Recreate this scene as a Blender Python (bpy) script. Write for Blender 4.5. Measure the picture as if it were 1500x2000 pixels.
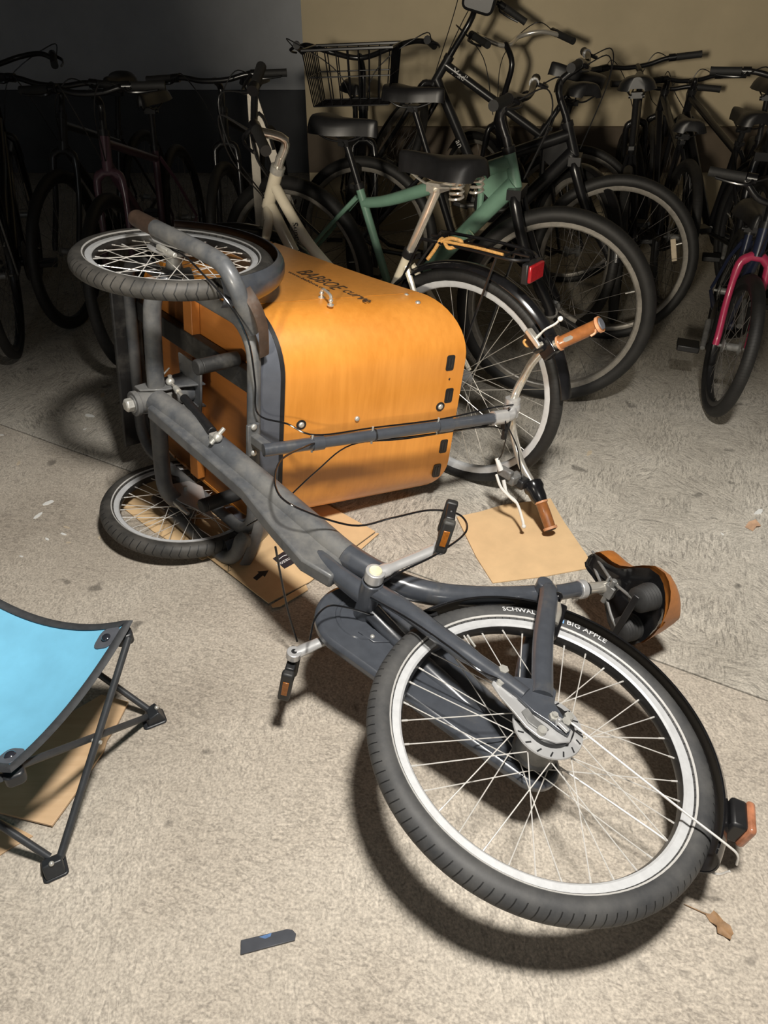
import bpy, bmesh, math, random
from math import sin, cos, pi, radians as rad
from mathutils import Matrix, Vector

for o in list(bpy.data.objects):
    bpy.data.objects.remove(o)
S = bpy.context.scene
COL = S.collection
rng = random.Random(7)

# ------------------------------------------------------------------ camera
cam = bpy.data.cameras.new('camera')
cam.sensor_fit = 'VERTICAL'
cam.sensor_height = 24.0
cam.lens = 18.0
cam.clip_start = 0.02
camo = bpy.data.objects.new('camera', cam)
COL.objects.link(camo)
camo.location = (0, 0, 1.38)
camo.rotation_euler = (rad(55), 0, 0)
S.camera = camo

# ------------------------------------------------------------------ world, lamps, exposure
wd = bpy.data.worlds.new('world')
S.world = wd
wd.use_nodes = True
wd.node_tree.nodes['Background'].inputs[0].default_value = (0.6, 0.7, 1.0, 1)
wd.node_tree.nodes['Background'].inputs[1].default_value = 0.004

def lamp(name, kind, loc, power, color, size, target=None, **kw):
    l = bpy.data.lights.new(name, kind)
    l.energy = power
    l.color = color
    if kind == 'AREA':
        l.shape = 'DISK'
        l.size = size
    else:
        l.shadow_soft_size = size
    for k, val in kw.items():
        setattr(l, k, val)
    o = bpy.data.objects.new(name, l)
    COL.objects.link(o)
    o.location = loc
    if target is not None:
        o.rotation_euler = (Vector(target) - Vector(loc)).to_track_quat('-Z', 'Y').to_euler()
    return o

lamp('ceiling_downlight', 'SPOT', (0.34, 0.44, 2.58), 275, (1.0, 0.957, 0.89), 0.14, (0.06, 1.12, 0), spot_size=rad(98), spot_blend=0.55)
lamp('passage_spot', 'SPOT', (-0.9, -1.5, 1.50), 440, (1.0, 0.90, 0.74), 0.12, (1.50, 5.2, 1.62), spot_size=rad(52), spot_blend=1.0)
lamp('fill_light', 'POINT', (-0.9, -2.4, 2.0), 18, (0.93, 0.97, 1.0), 0.3)  # added neutral fill for the left wall and shadows, not a lamp of the room
S.view_settings.view_transform = 'Standard'
S.view_settings.look = 'None'
S.view_settings.exposure = 0.55
S.view_settings.gamma = 1.0
S.view_settings.use_curve_mapping = False

# ------------------------------------------------------------------ materials
def nt(name):
    m = bpy.data.materials.new(name)
    m.use_nodes = True
    t = m.node_tree
    b = t.nodes['Principled BSDF']
    return m, t, b

def node(t, kind, **kw):
    n = t.nodes.new(kind)
    for k, val in kw.items():
        if k in n.inputs:
            n.inputs[k].default_value = val
        else:
            setattr(n, k, val)
    return n

def ramp(t, stops):
    r = t.nodes.new('ShaderNodeValToRGB')
    e = r.color_ramp.elements
    while len(e) < len(stops):
        e.new(0.5)
    for i, (p, c) in enumerate(stops):
        e[i].position = p
        e[i].color = (*c, 1) if len(c) == 3 else c
    return r

def coords(t, scale=(1, 1, 1), which='Object'):
    tc = t.nodes.new('ShaderNodeTexCoord')
    mp = t.nodes.new('ShaderNodeMapping')
    mp.inputs['Scale'].default_value = scale
    t.links.new(tc.outputs[which], mp.inputs[0])
    return mp

def simple(name, col, rough=0.5, metal=0.0, vary=0.25, scale=30, bump=0.0, coat=0.0, dust=None, dust_at=0.58, spec=0.5):
    m, t, b = nt(name)
    b.inputs['Roughness'].default_value = rough
    b.inputs['Metallic'].default_value = metal
    b.inputs['Coat Weight'].default_value = coat
    b.inputs['Coat Roughness'].default_value = 0.15
    b.inputs['Specular IOR Level'].default_value = spec
    mp = coords(t)
    n = node(t, 'ShaderNodeTexNoise', Scale=scale, Detail=5.0, Roughness=0.6)
    t.links.new(mp.outputs[0], n.inputs['Vector'])
    lo = tuple(c * (1 - vary) for c in col)
    hi = tuple(min(1, c * (1 + vary)) for c in col)
    r = ramp(t, [(0.3, lo), (0.7, hi)])
    t.links.new(n.outputs['Fac'], r.inputs[0])
    out = r.outputs[0]
    if dust:
        n2 = node(t, 'ShaderNodeTexNoise', Scale=9.0, Detail=8.0, Roughness=0.7)
        t.links.new(mp.outputs[0], n2.inputs['Vector'])
        r2 = ramp(t, [(dust_at - 0.1, (0, 0, 0)), (dust_at + 0.15, (1, 1, 1))])
        t.links.new(n2.outputs['Fac'], r2.inputs[0])
        mx = t.nodes.new('ShaderNodeMix')
        mx.data_type = 'RGBA'
        t.links.new(r2.outputs[0], mx.inputs['Factor'])
        t.links.new(out, mx.inputs['A'])
        mx.inputs['B'].default_value = (*dust, 1)
        out = mx.outputs['Result']
        rr = t.nodes.new('ShaderNodeMapRange')
        rr.inputs['To Min'].default_value = rough
        rr.inputs['To Max'].default_value = min(1, rough + 0.35)
        t.links.new(r2.outputs[0], rr.inputs['Value'])
        t.links.new(rr.outputs[0], b.inputs['Roughness'])
    t.links.new(out, b.inputs['Base Color'])
    if bump:
        bp = node(t, 'ShaderNodeBump', Strength=bump, Distance=0.002)
        t.links.new(n.outputs['Fac'], bp.inputs['Height'])
        t.links.new(bp.outputs[0], b.inputs['Normal'])
    return m

def wood(name, c0, c1, scale, rough=0.36, coat=0.25):
    m, t, b = nt(name)
    b.inputs['Roughness'].default_value = rough
    b.inputs['Coat Weight'].default_value = coat
    b.inputs['Coat Roughness'].default_value = 0.3
    mp = coords(t, scale)
    n = node(t, 'ShaderNodeTexNoise', Scale=1.0, Detail=6.0, Roughness=0.65, Distortion=0.4)
    t.links.new(mp.outputs[0], n.inputs['Vector'])
    mp2 = coords(t)
    n2 = node(t, 'ShaderNodeTexNoise', Scale=5.0, Detail=3.0)
    t.links.new(mp2.outputs[0], n2.inputs['Vector'])
    ad = node(t, 'ShaderNodeMath', operation='ADD')
    ml = node(t, 'ShaderNodeMath', operation='MULTIPLY')
    ml.inputs[1].default_value = 0.5
    t.links.new(n.outputs['Fac'], ad.inputs[0])
    t.links.new(n2.outputs['Fac'], ad.inputs[1])
    t.links.new(ad.outputs[0], ml.inputs[0])
    r = ramp(t, [(0.34, c0), (0.66, c1)])
    t.links.new(ml.outputs[0], r.inputs[0])
    t.links.new(r.outputs[0], b.inputs['Base Color'])
    bp = node(t, 'ShaderNodeBump', Strength=0.08, Distance=0.001)
    t.links.new(n.outputs['Fac'], bp.inputs['Height'])
    t.links.new(bp.outputs[0], b.inputs['Normal'])
    return m

def tyre_mat(name, col, dust, ribs):
    """rubber, dusty, with moulded tread grooves running across the tread (wheel axle = local Y)"""
    m, t, b = nt(name)
    b.inputs['Roughness'].default_value = 0.62
    tc = t.nodes.new('ShaderNodeTexCoord')
    sp = t.nodes.new('ShaderNodeSeparateXYZ')
    t.links.new(tc.outputs['Object'], sp.inputs[0])
    at = node(t, 'ShaderNodeMath', operation='ARCTAN2')
    t.links.new(sp.outputs[2], at.inputs[0])
    t.links.new(sp.outputs[0], at.inputs[1])
    mu = node(t, 'ShaderNodeMath', operation='MULTIPLY')
    mu.inputs[1].default_value = ribs
    t.links.new(at.outputs[0], mu.inputs[0])
    my = node(t, 'ShaderNodeMath', operation='MULTIPLY')
    my.inputs[1].default_value = 110.0
    ab = node(t, 'ShaderNodeMath', operation='ABSOLUTE')
    t.links.new(sp.outputs[1], ab.inputs[0])
    t.links.new(ab.outputs[0], my.inputs[0])
    su = node(t, 'ShaderNodeMath', operation='ADD')
    t.links.new(mu.outputs[0], su.inputs[0])
    t.links.new(my.outputs[0], su.inputs[1])
    si = node(t, 'ShaderNodeMath', operation='SINE')
    t.links.new(su.outputs[0], si.inputs[0])
    gr = node(t, 'ShaderNodeMath', operation='GREATER_THAN')
    gr.inputs[1].default_value = 0.93
    t.links.new(si.outputs[0], gr.inputs[0])
    # only on the tread: far from the axle
    ln = t.nodes.new('ShaderNodeVectorMath')
    ln.operation = 'LENGTH'
    cb = t.nodes.new('ShaderNodeCombineXYZ')
    t.links.new(sp.outputs[0], cb.inputs[0])
    t.links.new(sp.outputs[2], cb.inputs[2])
    t.links.new(cb.outputs[0], ln.inputs[0])
    g2 = node(t, 'ShaderNodeMath', operation='LESS_THAN')
    g2.inputs[1].default_value = 0.021
    t.links.new(ab.outputs[0], g2.inputs[0])
    mk = node(t, 'ShaderNodeMath', operation='MULTIPLY')
    t.links.new(gr.outputs[0], mk.inputs[0])
    t.links.new(g2.outputs[0], mk.inputs[1])
    n = node(t, 'ShaderNodeTexNoise', Scale=14.0, Detail=6.0, Roughness=0.65)
    t.links.new(tc.outputs['Object'], n.inputs['Vector'])
    r = ramp(t, [(0.35, col), (0.75, dust)])
    t.links.new(n.outputs['Fac'], r.inputs[0])
    mx = t.nodes.new('ShaderNodeMix')
    mx.data_type = 'RGBA'
    t.links.new(mk.outputs[0], mx.inputs['Factor'])
    t.links.new(r.outputs[0], mx.inputs['A'])
    mx.inputs['B'].default_value = (0.008, 0.008, 0.008, 1)
    t.links.new(mx.outputs['Result'], b.inputs['Base Color'])
    bp = node(t, 'ShaderNodeBump', Strength=0.8, Distance=0.003)
    bp.invert = True
    t.links.new(mk.outputs[0], bp.inputs['Height'])
    t.links.new(bp.outputs[0], b.inputs['Normal'])
    return m

def concrete(name, base, dark, light, swirl, seed):
    m, t, b = nt(name)
    b.inputs['Roughness'].default_value = 0.82
    mp = coords(t)
    mp.inputs['Location'].default_value = (seed, seed * 0.7, 0)
    # broad blotches
    n1 = node(t, 'ShaderNodeTexNoise', Scale=1.6, Detail=6.0, Roughness=0.62)
    t.links.new(mp.outputs[0], n1.inputs['Vector'])
    # trowel strokes: short marks in a few directions, swapped patch by patch
    prev = None
    angs = (0.25, -0.55, 1.0, -1.25) if swirl else (0.3, 1.4)
    for q, ang in enumerate(angs):
        vr = t.nodes.new('ShaderNodeVectorRotate')
        vr.rotation_type = 'Z_AXIS'
        vr.inputs['Angle'].default_value = ang
        t.links.new(mp.outputs[0], vr.inputs['Vector'])
        m2 = t.nodes.new('ShaderNodeMapping')
        m2.inputs['Scale'].default_value = (26, 120, 1) if swirl else (60, 110, 1)
        t.links.new(vr.outputs[0], m2.inputs[0])
        nq = node(t, 'ShaderNodeTexNoise', Scale=1.0, Detail=4.0, Roughness=0.62, Distortion=1.2)
        t.links.new(m2.outputs[0], nq.inputs['Vector'])
        if prev is None:
            prev = nq.outputs['Fac']
        else:
            msk = node(t, 'ShaderNodeTexNoise', Scale=2.2 + q, Detail=2.0)
            t.links.new(mp.outputs[0], msk.inputs['Vector'])
            rq = ramp(t, [(0.44, (0, 0, 0)), (0.56, (1, 1, 1))])
            t.links.new(msk.outputs['Fac'], rq.inputs[0])
            mq = t.nodes.new('ShaderNodeMix')
            t.links.new(rq.outputs[0], mq.inputs['Factor'])
            t.links.new(prev, mq.inputs['A'])
            t.links.new(nq.outputs['Fac'], mq.inputs['B'])
            prev = mq.outputs['Result']
    n3 = node(t, 'ShaderNodeTexNoise', Scale=190.0, Detail=3.0)
    t.links.new(mp.outputs[0], n3.inputs['Vector'])
    # dark spots and stains
    n4 = node(t, 'ShaderNodeTexNoise', Scale=11.0, Detail=2.0)
    t.links.new(mp.outputs[0], n4.inputs['Vector'])
    r1 = ramp(t, [(0.33, dark), (0.5, base), (0.7, light)])
    t.links.new(n1.outputs['Fac'], r1.inputs[0])
    k = 0.70 if swirl else 0.46
    r2 = ramp(t, [(0.36, (1 - k * .62,) * 3), (0.5, (1, 1, 1)), (0.66, (1 + k * .42,) * 3)])
    t.links.new(prev, r2.inputs[0])
    mu = t.nodes.new('ShaderNodeMix')
    mu.data_type = 'RGBA'
    mu.blend_type = 'MULTIPLY'
    mu.clamp_result = False
    mu.inputs['Factor'].default_value = 1.0
    t.links.new(r1.outputs[0], mu.inputs['A'])
    t.links.new(r2.outputs[0], mu.inputs['B'])
    r3 = ramp(t, [(0.3, (.72,) * 3), (0.7, (1.22,) * 3)])
    t.links.new(n3.outputs['Fac'], r3.inputs[0])
    mu2 = t.nodes.new('ShaderNodeMix')
    mu2.data_type = 'RGBA'
    mu2.blend_type = 'MULTIPLY'
    mu2.inputs['Factor'].default_value = 1.0
    t.links.new(mu.outputs['Result'], mu2.inputs['A'])
    t.links.new(r3.outputs[0], mu2.inputs['B'])
    r4 = ramp(t, [(0.255, (.5,) * 3), (0.31, (1,) * 3)])
    t.links.new(n4.outputs['Fac'], r4.inputs[0])
    mu3 = t.nodes.new('ShaderNodeMix')
    mu3.data_type = 'RGBA'
    mu3.blend_type = 'MULTIPLY'
    mu3.inputs['Factor'].default_value = 1.0
    t.links.new(mu2.outputs['Result'], mu3.inputs['A'])
    t.links.new(r4.outputs[0], mu3.inputs['B'])
    t.links.new(mu3.outputs['Result'], b.inputs['Base Color'])
    bp = node(t, 'ShaderNodeBump', Strength=0.32 if swirl else 0.3, Distance=0.004)
    t.links.new(prev, bp.inputs['Height'])
    t.links.new(bp.outputs[0], b.inputs['Normal'])
    return m

MAT = {}
MAT['paint'] = simple('dark_grey_paint', (0.056, 0.062, 0.074), 0.28, 0.0, 0.12, 40, 0, 0.5, (0.10, 0.095, 0.085), 0.66)
MAT['paint_dusty'] = simple('dusty_grey_paint', (0.075, 0.08, 0.088), 0.42, 0.0, 0.2, 25, 0.05, 0.15, (0.155, 0.152, 0.143), 0.52)
MAT['skirt'] = simple('grey_sheet_paint', (0.085, 0.093, 0.112), 0.32, 0, 0.1, 30, 0, 0.4)
MAT['black'] = simple('black_plastic', (0.012, 0.012, 0.013), 0.42, 0, 0.2, 40)
MAT['black_gloss'] = simple('black_gloss', (0.008, 0.008, 0.009), 0.16, 0, 0.2, 40, 0, 0.3)
MAT['black_dusty'] = simple('dusty_black', (0.018, 0.018, 0.018), 0.5, 0, 0.3, 20, 0, 0, (0.075, 0.07, 0.06), 0.6)
MAT['rubber'] = simple('rubber', (0.02, 0.02, 0.02), 0.65, 0, 0.3, 40, 0.1)
MAT['tyre'] = tyre_mat('rear_tyre_rubber', (0.036, 0.037, 0.039), (0.092, 0.090, 0.086), 110)
MAT['tyre_front'] = tyre_mat('front_tyre_rubber', (0.028, 0.027, 0.025), (0.095, 0.088, 0.078), 64)
MAT['tyre_dark'] = tyre_mat('dark_tyre_rubber', (0.007, 0.007, 0.007), (0.018, 0.017, 0.016), 140)
MAT['rim'] = simple('brushed_rim', (0.62, 0.63, 0.64), 0.40, 0.25, 0.08, 60)
MAT['rim_black'] = simple('black_rim', (0.02, 0.02, 0.021), 0.35, 0.3, 0.2, 60)
MAT['rim_dull'] = simple('dull_rim', (0.22, 0.205, 0.18), 0.4, 0.3, 0.2, 60)
MAT['stripe'] = simple('reflective_stripe', (0.50, 0.49, 0.47), 0.5, 0.0, 0.1, 60)
MAT['spoke'] = simple('spoke_steel', (0.78, 0.76, 0.72), 0.30, 0.35, 0.05, 60)
MAT['spoke_mid'] = simple('grey_spoke', (0.42, 0.40, 0.36), 0.35, 0.4, 0.05, 60)
MAT['spoke_dull'] = simple('dull_spoke', (0.16, 0.15, 0.14), 0.4, 0.5, 0.1, 60)
MAT['chrome'] = simple('chrome', (0.80, 0.76, 0.68), 0.18, 0.72, 0.08, 50)
MAT['alu'] = simple('aluminium', (0.60, 0.60, 0.60), 0.33, 0.55, 0.04, 60)
MAT['steel'] = simple('zinc_steel', (0.55, 0.54, 0.50), 0.35, 0.5, 0.2, 60)
MAT['dull_steel'] = simple('dull_steel', (0.22, 0.22, 0.215), 0.45, 0.4, 0.25, 40)
MAT['rust'] = simple('rusty_paint', (0.06, 0.038, 0.027), 0.55, 0.1, 0.4, 25, 0.2, 0, (0.13, 0.12, 0.11), 0.6)
MAT['wood'] = wood('orange_plywood', (0.55, 0.205, 0.024), (0.70, 0.285, 0.046), (60, 5, 60), 0.42, 0.7)
MAT['wood_under'] = wood('plywood_underside', (0.30, 0.105, 0.020), (0.42, 0.15, 0.028), (6, 40, 60), 0.5, 0.05)
MAT['ply_edge'] = simple('plywood_edge', (0.30, 0.14, 0.05), 0.6, 0, 0.3, 80)
MAT['leather'] = simple('brown_leather', (0.26, 0.095, 0.028), 0.35, 0, 0.2, 60, 0.05, 0.2)
MAT['leather_seat'] = simple('tan_leather', (0.42, 0.15, 0.03), 0.4, 0, 0.12, 60, 0.04, 0.1)
MAT['leather_edge'] = simple('leather_trim', (0.55, 0.27, 0.14), 0.5, 0, 0.2, 60)
MAT['card'] = simple('cardboard', (0.70, 0.485, 0.265), 0.75, 0, 0.08, 12, 0.03)
MAT['card_brown'] = wood('brown_board', (0.48, 0.31, 0.17), (0.62, 0.43, 0.26), (5, 60, 5), 0.45, 0.05)
MAT['card_edge'] = simple('cardboard_edge', (0.33, 0.22, 0.11), 0.8, 0, 0.2, 60)
MAT['ink'] = simple('black_ink', (0.018, 0.018, 0.02), 0.6, 0, 0.1, 30)
MAT['ink_brown'] = simple('brown_print', (0.055, 0.035, 0.022), 0.5, 0, 0.15, 60)
MAT['white_ink'] = simple('white_print', (0.75, 0.75, 0.75), 0.6, 0, 0.05, 30)
MAT['tape'] = simple('navy_tape', (0.022, 0.024, 0.032), 0.35, 0, 0.1, 30)
MAT['blue'] = simple('light_blue_canvas', (0.17, 0.48, 0.68), 0.8, 0, 0.10, 9, 0.08)
MAT['binding'] = simple('charcoal_binding', (0.035, 0.037, 0.04), 0.7, 0, 0.25, 60, 0.1)
MAT['stool_rod'] = simple('grey_powder_rod', (0.04, 0.043, 0.047), 0.42, 0.2, 0.15, 50)
MAT['stool_plastic'] = simple('stool_plastic', (0.02, 0.022, 0.025), 0.4, 0, 0.2, 50)
MAT['pad'] = simple('grey_pad', (0.09, 0.095, 0.11), 0.55, 0, 0.15, 40)
MAT['button'] = simple('button_cap', (0.02, 0.022, 0.03), 0.12, 0, 0.1, 40, 0, 0.6)
MAT['strip'] = simple('dark_plastic_strip', (0.06, 0.064, 0.075), 0.35, 0, 0.15, 30)
MAT['strip_blue'] = simple('blue_scuff', (0.10, 0.19, 0.38), 0.4, 0, 0.3, 40)
MAT['leaf'] = simple('dry_leaf', (0.25, 0.145, 0.07), 0.7, 0, 0.3, 60, 0.2)
MAT['leaf_pale'] = simple('pale_leaf', (0.52, 0.33, 0.21), 0.7, 0, 0.2, 60, 0.2)
MAT['flake'] = simple('white_flake', (0.72, 0.72, 0.69), 0.7, 0, 0.05, 60)
MAT['flake_tan'] = simple('tan_flake', (0.50, 0.42, 0.31), 0.7, 0, 0.1, 60)
MAT['amber'] = simple('amber_reflector', (0.30, 0.10, 0.012), 0.25, 0, 0.2, 200)
MAT['red'] = simple('red_reflector', (0.30, 0.010, 0.014), 0.22, 0, 0.2, 150, 0, 0.3)
MAT['lens'] = simple('faded_lamp_lens', (0.42, 0.17, 0.09), 0.25, 0, 0.4, 30, 0, 0.4)
MAT['yellow'] = simple('yellow_sticker', (0.62, 0.58, 0.05), 0.5, 0, 0.2, 40)
MAT['blue_print'] = simple('blue_print', (0.20, 0.40, 0.72), 0.5, 0, 0.05, 40)
MAT['cream'] = simple('cream_paint', (0.66, 0.60, 0.47), 0.22, 0, 0.05, 20, 0, 0.5)
MAT['green'] = simple('mint_paint', (0.165, 0.30, 0.225), 0.4, 0, 0.06, 20, 0, 0.3)
MAT['green_pale'] = simple('pale_mint_decal', (0.26, 0.36, 0.24), 0.4, 0, 0.06, 20)
MAT['bike_black'] = simple('black_frame_paint', (0.007, 0.007, 0.008), 0.3, 0, 0.1, 20, 0, 0.2)
MAT['bike_grey'] = simple('charcoal_frame_paint', (0.014, 0.014, 0.015), 0.3, 0, 0.1, 20, 0, 0.2)
MAT['purple'] = simple('mauve_paint', (0.085, 0.04, 0.055), 0.35, 0, 0.1, 20, 0, 0.3)
MAT['pink'] = simple('pink_paint', (0.38, 0.03, 0.085), 0.35, 0, 0.1, 20, 0, 0.3)
MAT['bike_blue'] = simple('navy_frame_paint', (0.015, 0.02, 0.045), 0.3, 0, 0.1, 20, 0, 0.3)
MAT['flatbar'] = simple('galvanised_flat_bar', (0.36, 0.33, 0.28), 0.5, 0.4, 0.15, 30)
MAT['cord'] = simple('orange_cord', (0.50, 0.27, 0.08), 0.7, 0, 0.3, 150)
MAT['grip'] = simple('black_grip', (0.014, 0.014, 0.014), 0.7, 0, 0.2, 80, 0.1)
MAT['wall'] = simple('tan_wall_paint', (0.50, 0.42, 0.28), 0.8, 0, 0.07, 3.5, 0.05)
MAT['dado'] = simple('brown_dado_paint', (0.10, 0.075, 0.05), 0.7, 0, 0.12, 6)
MAT['wall_shade'] = simple('painted_wall_shade', (0.10, 0.105, 0.115), 0.85, 0, 0.1, 4)  # dark tone that paints shade onto the low far wall
MAT['wall_dark'] = simple('slate_wall_paint', (0.62, 0.64, 0.67), 0.85, 0, 0.08, 3)
MAT['ceiling'] = simple('grey_ceiling_paint', (0.20, 0.19, 0.17), 0.85, 0, 0.06, 4)
MAT['joint'] = simple('joint_filler', (0.05, 0.045, 0.04), 0.9, 0, 0.3, 60)
MAT['floor_far'] = concrete('trowelled_concrete', (0.455, 0.42, 0.36), (0.35, 0.32, 0.27), (0.53, 0.495, 0.435), True, 3.1)
MAT['floor_near'] = concrete('worn_concrete', (0.435, 0.385, 0.32), (0.35, 0.305, 0.25), (0.51, 0.46, 0.39), False, 8.4)

# ------------------------------------------------------------------ mesh helpers
def V(*a):
    return Vector(a)

def smooth_path(pts, sub=6, closed=False):
    P = [Vector(p) for p in pts]
    out = []
    n = len(P)
    rngi = range(n if closed else n - 1)
    for i in rngi:
        p1, p2 = P[i], P[(i + 1) % n]
        p0 = P[(i - 1) % n] if (closed or i > 0) else p1 * 2 - p2
        p3 = P[(i + 2) % n] if (closed or i + 2 < n) else p2 * 2 - p1
        for k in range(sub):
            s = k / sub
            out.append(0.5 * ((2 * p1) + (p2 - p0) * s + (2 * p0 - 5 * p1 + 4 * p2 - p3) * s * s + (3 * p1 - p0 - 3 * p2 + p3) * s ** 3))
    if not closed:
        out.append(P[-1])
    return out

class MB:
    def __init__(self):
        self.v, self.f = [], []

    def add(self, vs, fs):
        o = len(self.v)
        self.v += [tuple(p) for p in vs]
        self.f += [tuple(i + o for i in q) for q in fs]
        return self

    def tube(self, pts, r, n=10, closed=False, caps=True, flat=1.0, up=None):
        """sweep; flat scales the section across the 'up' direction"""
        P = [Vector(p) for p in pts]
        m = len(P)
        rr = r if isinstance(r, (list, tuple)) else [r] * m
        if len(rr) != m:
            rr = [rr[0] + (rr[-1] - rr[0]) * i / (m - 1) for i in range(m)] if len(rr) == 2 else rr
        T = []
        for i in range(m):
            if closed:
                d = P[(i + 1) % m] - P[i - 1]
            else:
                d = P[min(i + 1, m - 1)] - P[max(i - 1, 0)]
            T.append(d.normalized() if d.length > 1e-9 else Vector((0, 0, 1)))
        a = Vector(up) if up is not None else (Vector((0, 0, 1)) if abs(T[0].z) < 0.9 else Vector((1, 0, 0)))
        vs = []
        N = (a - T[0] * a.dot(T[0])).normalized()
        for i in range(m):
            if up is not None:
                N2 = a - T[i] * a.dot(T[i])
                if N2.length > 1e-4:
                    N = N2.normalized()
            else:
                N = (N - T[i] * N.dot(T[i])).normalized()
            B = T[i].cross(N)
            for k in range(n):
                th = 2 * pi * k / n
                vs.append(P[i] + (N * cos(th) * flat + B * sin(th)) * rr[i])
        fs = []
        L = m if closed else m - 1
        for i in range(L):
            j = (i + 1) % m
            for k in range(n):
                k2 = (k + 1) % n
                fs.append((i * n + k, i * n + k2, j * n + k2, j * n + k))
        if caps and not closed:
            fs.append(tuple(range(n - 1, -1, -1)))
            fs.append(tuple((m - 1) * n + k for k in range(n)))
        return self.add(vs, fs)

    def cyl(self, a, b, r, r2=None, n=16):
        return self.tube([a, b], [r, r if r2 is None else r2], n)

    def box(self, c, s, R=None):
        c = Vector(c)
        R = R or Matrix.Identity(3)
        vs = [c + R @ Vector((x * s[0] / 2, y * s[1] / 2, z * s[2] / 2)) for x in (-1, 1) for y in (-1, 1) for z in (-1, 1)]
        return self.add(vs, [(0, 1, 3, 2), (4, 6, 7, 5), (0, 4, 5, 1), (2, 3, 7, 6), (0, 2, 6, 4), (1, 5, 7, 3)])

    def lathe(self, prof, c=(0, 0, 0), axis=(0, 1, 0), n=32, closed=False, a0=0.0, a1=2 * pi):
        """prof: (radius, height along axis)"""
        c, ax = Vector(c), Vector(axis).normalized()
        e = Vector((1, 0, 0)) if abs(ax.x) < 0.9 else Vector((0, 0, 1))
        e = (e - ax * e.dot(ax)).normalized()
        g = e.cross(ax)   # for axis Y: e = X, g = Z
        full = abs(a1 - a0 - 2 * pi) < 1e-6
        m = n if full else n + 1
        vs = []
        for i in range(m):
            th = a0 + (a1 - a0) * i / n
            d = e * cos(th) + g * sin(th)
            for r, h in prof:
                vs.append(c + d * r + ax * h)
        k = len(prof)
        fs = []
        for i in range(n):
            j = (i + 1) % m
            for q in range(k if closed else k - 1):
                q2 = (q + 1) % k
                fs.append((i * k + q, j * k + q, j * k + q2, i * k + q2))
        if closed and not full:
            fs.append(tuple(range(k)))
            fs.append(tuple((m - 1) * k + q for q in range(k - 1, -1, -1)))
        if not closed and full:
            if prof[0][0] > 1e-6:
                fs.append(tuple(i * k for i in range(n)))
            if prof[-1][0] > 1e-6:
                fs.append(tuple(i * k + k - 1 for i in range(n - 1, -1, -1)))
        return self.add(vs, fs)

    def prism(self, poly, d0, d1, f):
        n = len(poly)
        vs = [f(x, y, d0) for x, y in poly] + [f(x, y, d1) for x, y in poly]
        fs = [tuple(range(n - 1, -1, -1)), tuple(range(n, 2 * n))]
        for i in range(n):
            j = (i + 1) % n
            fs.append((i, j, n + j, n + i))
        return self.add(vs, fs)

    def ball(self, c, r, sx=1, sy=1, sz=1, n=12, m=8):
        c = Vector(c)
        vs = [c + Vector((0, 0, r * sz))]
        for i in range(1, m):
            ph = pi * i / m
            for k in range(n):
                th = 2 * pi * k / n
                vs.append(c + Vector((r * sx * sin(ph) * cos(th), r * sy * sin(ph) * sin(th), r * sz * cos(ph))))
        vs.append(c - Vector((0, 0, r * sz)))
        fs = []
        for k in range(n):
            fs.append((0, 1 + k, 1 + (k + 1) % n))
            fs.append((len(vs) - 1, 1 + (m - 2) * n + (k + 1) % n, 1 + (m - 2) * n + k))
        for i in range(m - 2):
            for k in range(n):
                a, b2 = 1 + i * n + k, 1 + i * n + (k + 1) % n
                fs.append((a, a + n, b2 + n, b2))
        return self.add(vs, fs)

    def build(self, name, mat, parent=None, M=None, bevel=0, label=None, sharp=38, kind=None, fix=True):
        me = bpy.data.meshes.new(name)
        me.from_pydata(self.v, [], self.f)
        if fix:
            bm = bmesh.new()
            bm.from_mesh(me)
            bmesh.ops.recalc_face_normals(bm, faces=bm.faces)
            bm.to_mesh(me)
            bm.free()
        for p in me.polygons:
            p.use_smooth = True
        me.set_sharp_from_angle(angle=rad(sharp))
        me.materials.append(MAT[mat] if isinstance(mat, str) else mat)
        return link(me, name, parent, M, bevel, label, kind)

def link(me, name, parent=None, M=None, bevel=0, label=None, kind=None):
    o = bpy.data.objects.new(name, me)
    COL.objects.link(o)
    if parent is not None:
        o.parent = parent
    if M is not None:
        o.matrix_local = M
    if bevel:
        b = o.modifiers.new('bevel', 'BEVEL')
        b.width = bevel
        b.segments = 2
        b.limit_method = 'ANGLE'
        b.angle_limit = rad(40)
    if label:
        o['label'] = label
    if kind:
        o['kind'] = kind
    return o

def thing(name, label, cat, loc=(0, 0, 0), group=None):
    o = bpy.data.objects.new(name, None)
    o.empty_display_size = 0.1
    COL.objects.link(o)
    o.location = loc
    o['label'], o['category'] = label, cat
    if group:
        o['group'] = group
    return o

def tag(o, label, cat, group=None):
    o['label'], o['category'] = label, cat
    if group:
        o['group'] = group
    return o

def struct(o):
    o['kind'] = 'structure'
    return o

def text_geo(body, size, extrude=0.0006, shear=0.0):
    cu = bpy.data.curves.new('t', 'FONT')
    cu.body = body
    cu.size = size
    cu.extrude = extrude
    cu.shear = shear
    cu.resolution_u = 2
    ob = bpy.data.objects.new('t', cu)
    COL.objects.link(ob)
    dg = bpy.context.evaluated_depsgraph_get()
    me = bpy.data.meshes.new_from_object(ob.evaluated_get(dg))
    vs = [v.co.copy() for v in me.vertices]
    fs = [tuple(p.vertices) for p in me.polygons]
    bpy.data.objects.remove(ob)
    bpy.data.curves.remove(cu)
    bpy.data.meshes.remove(me)
    return vs, fs

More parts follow.
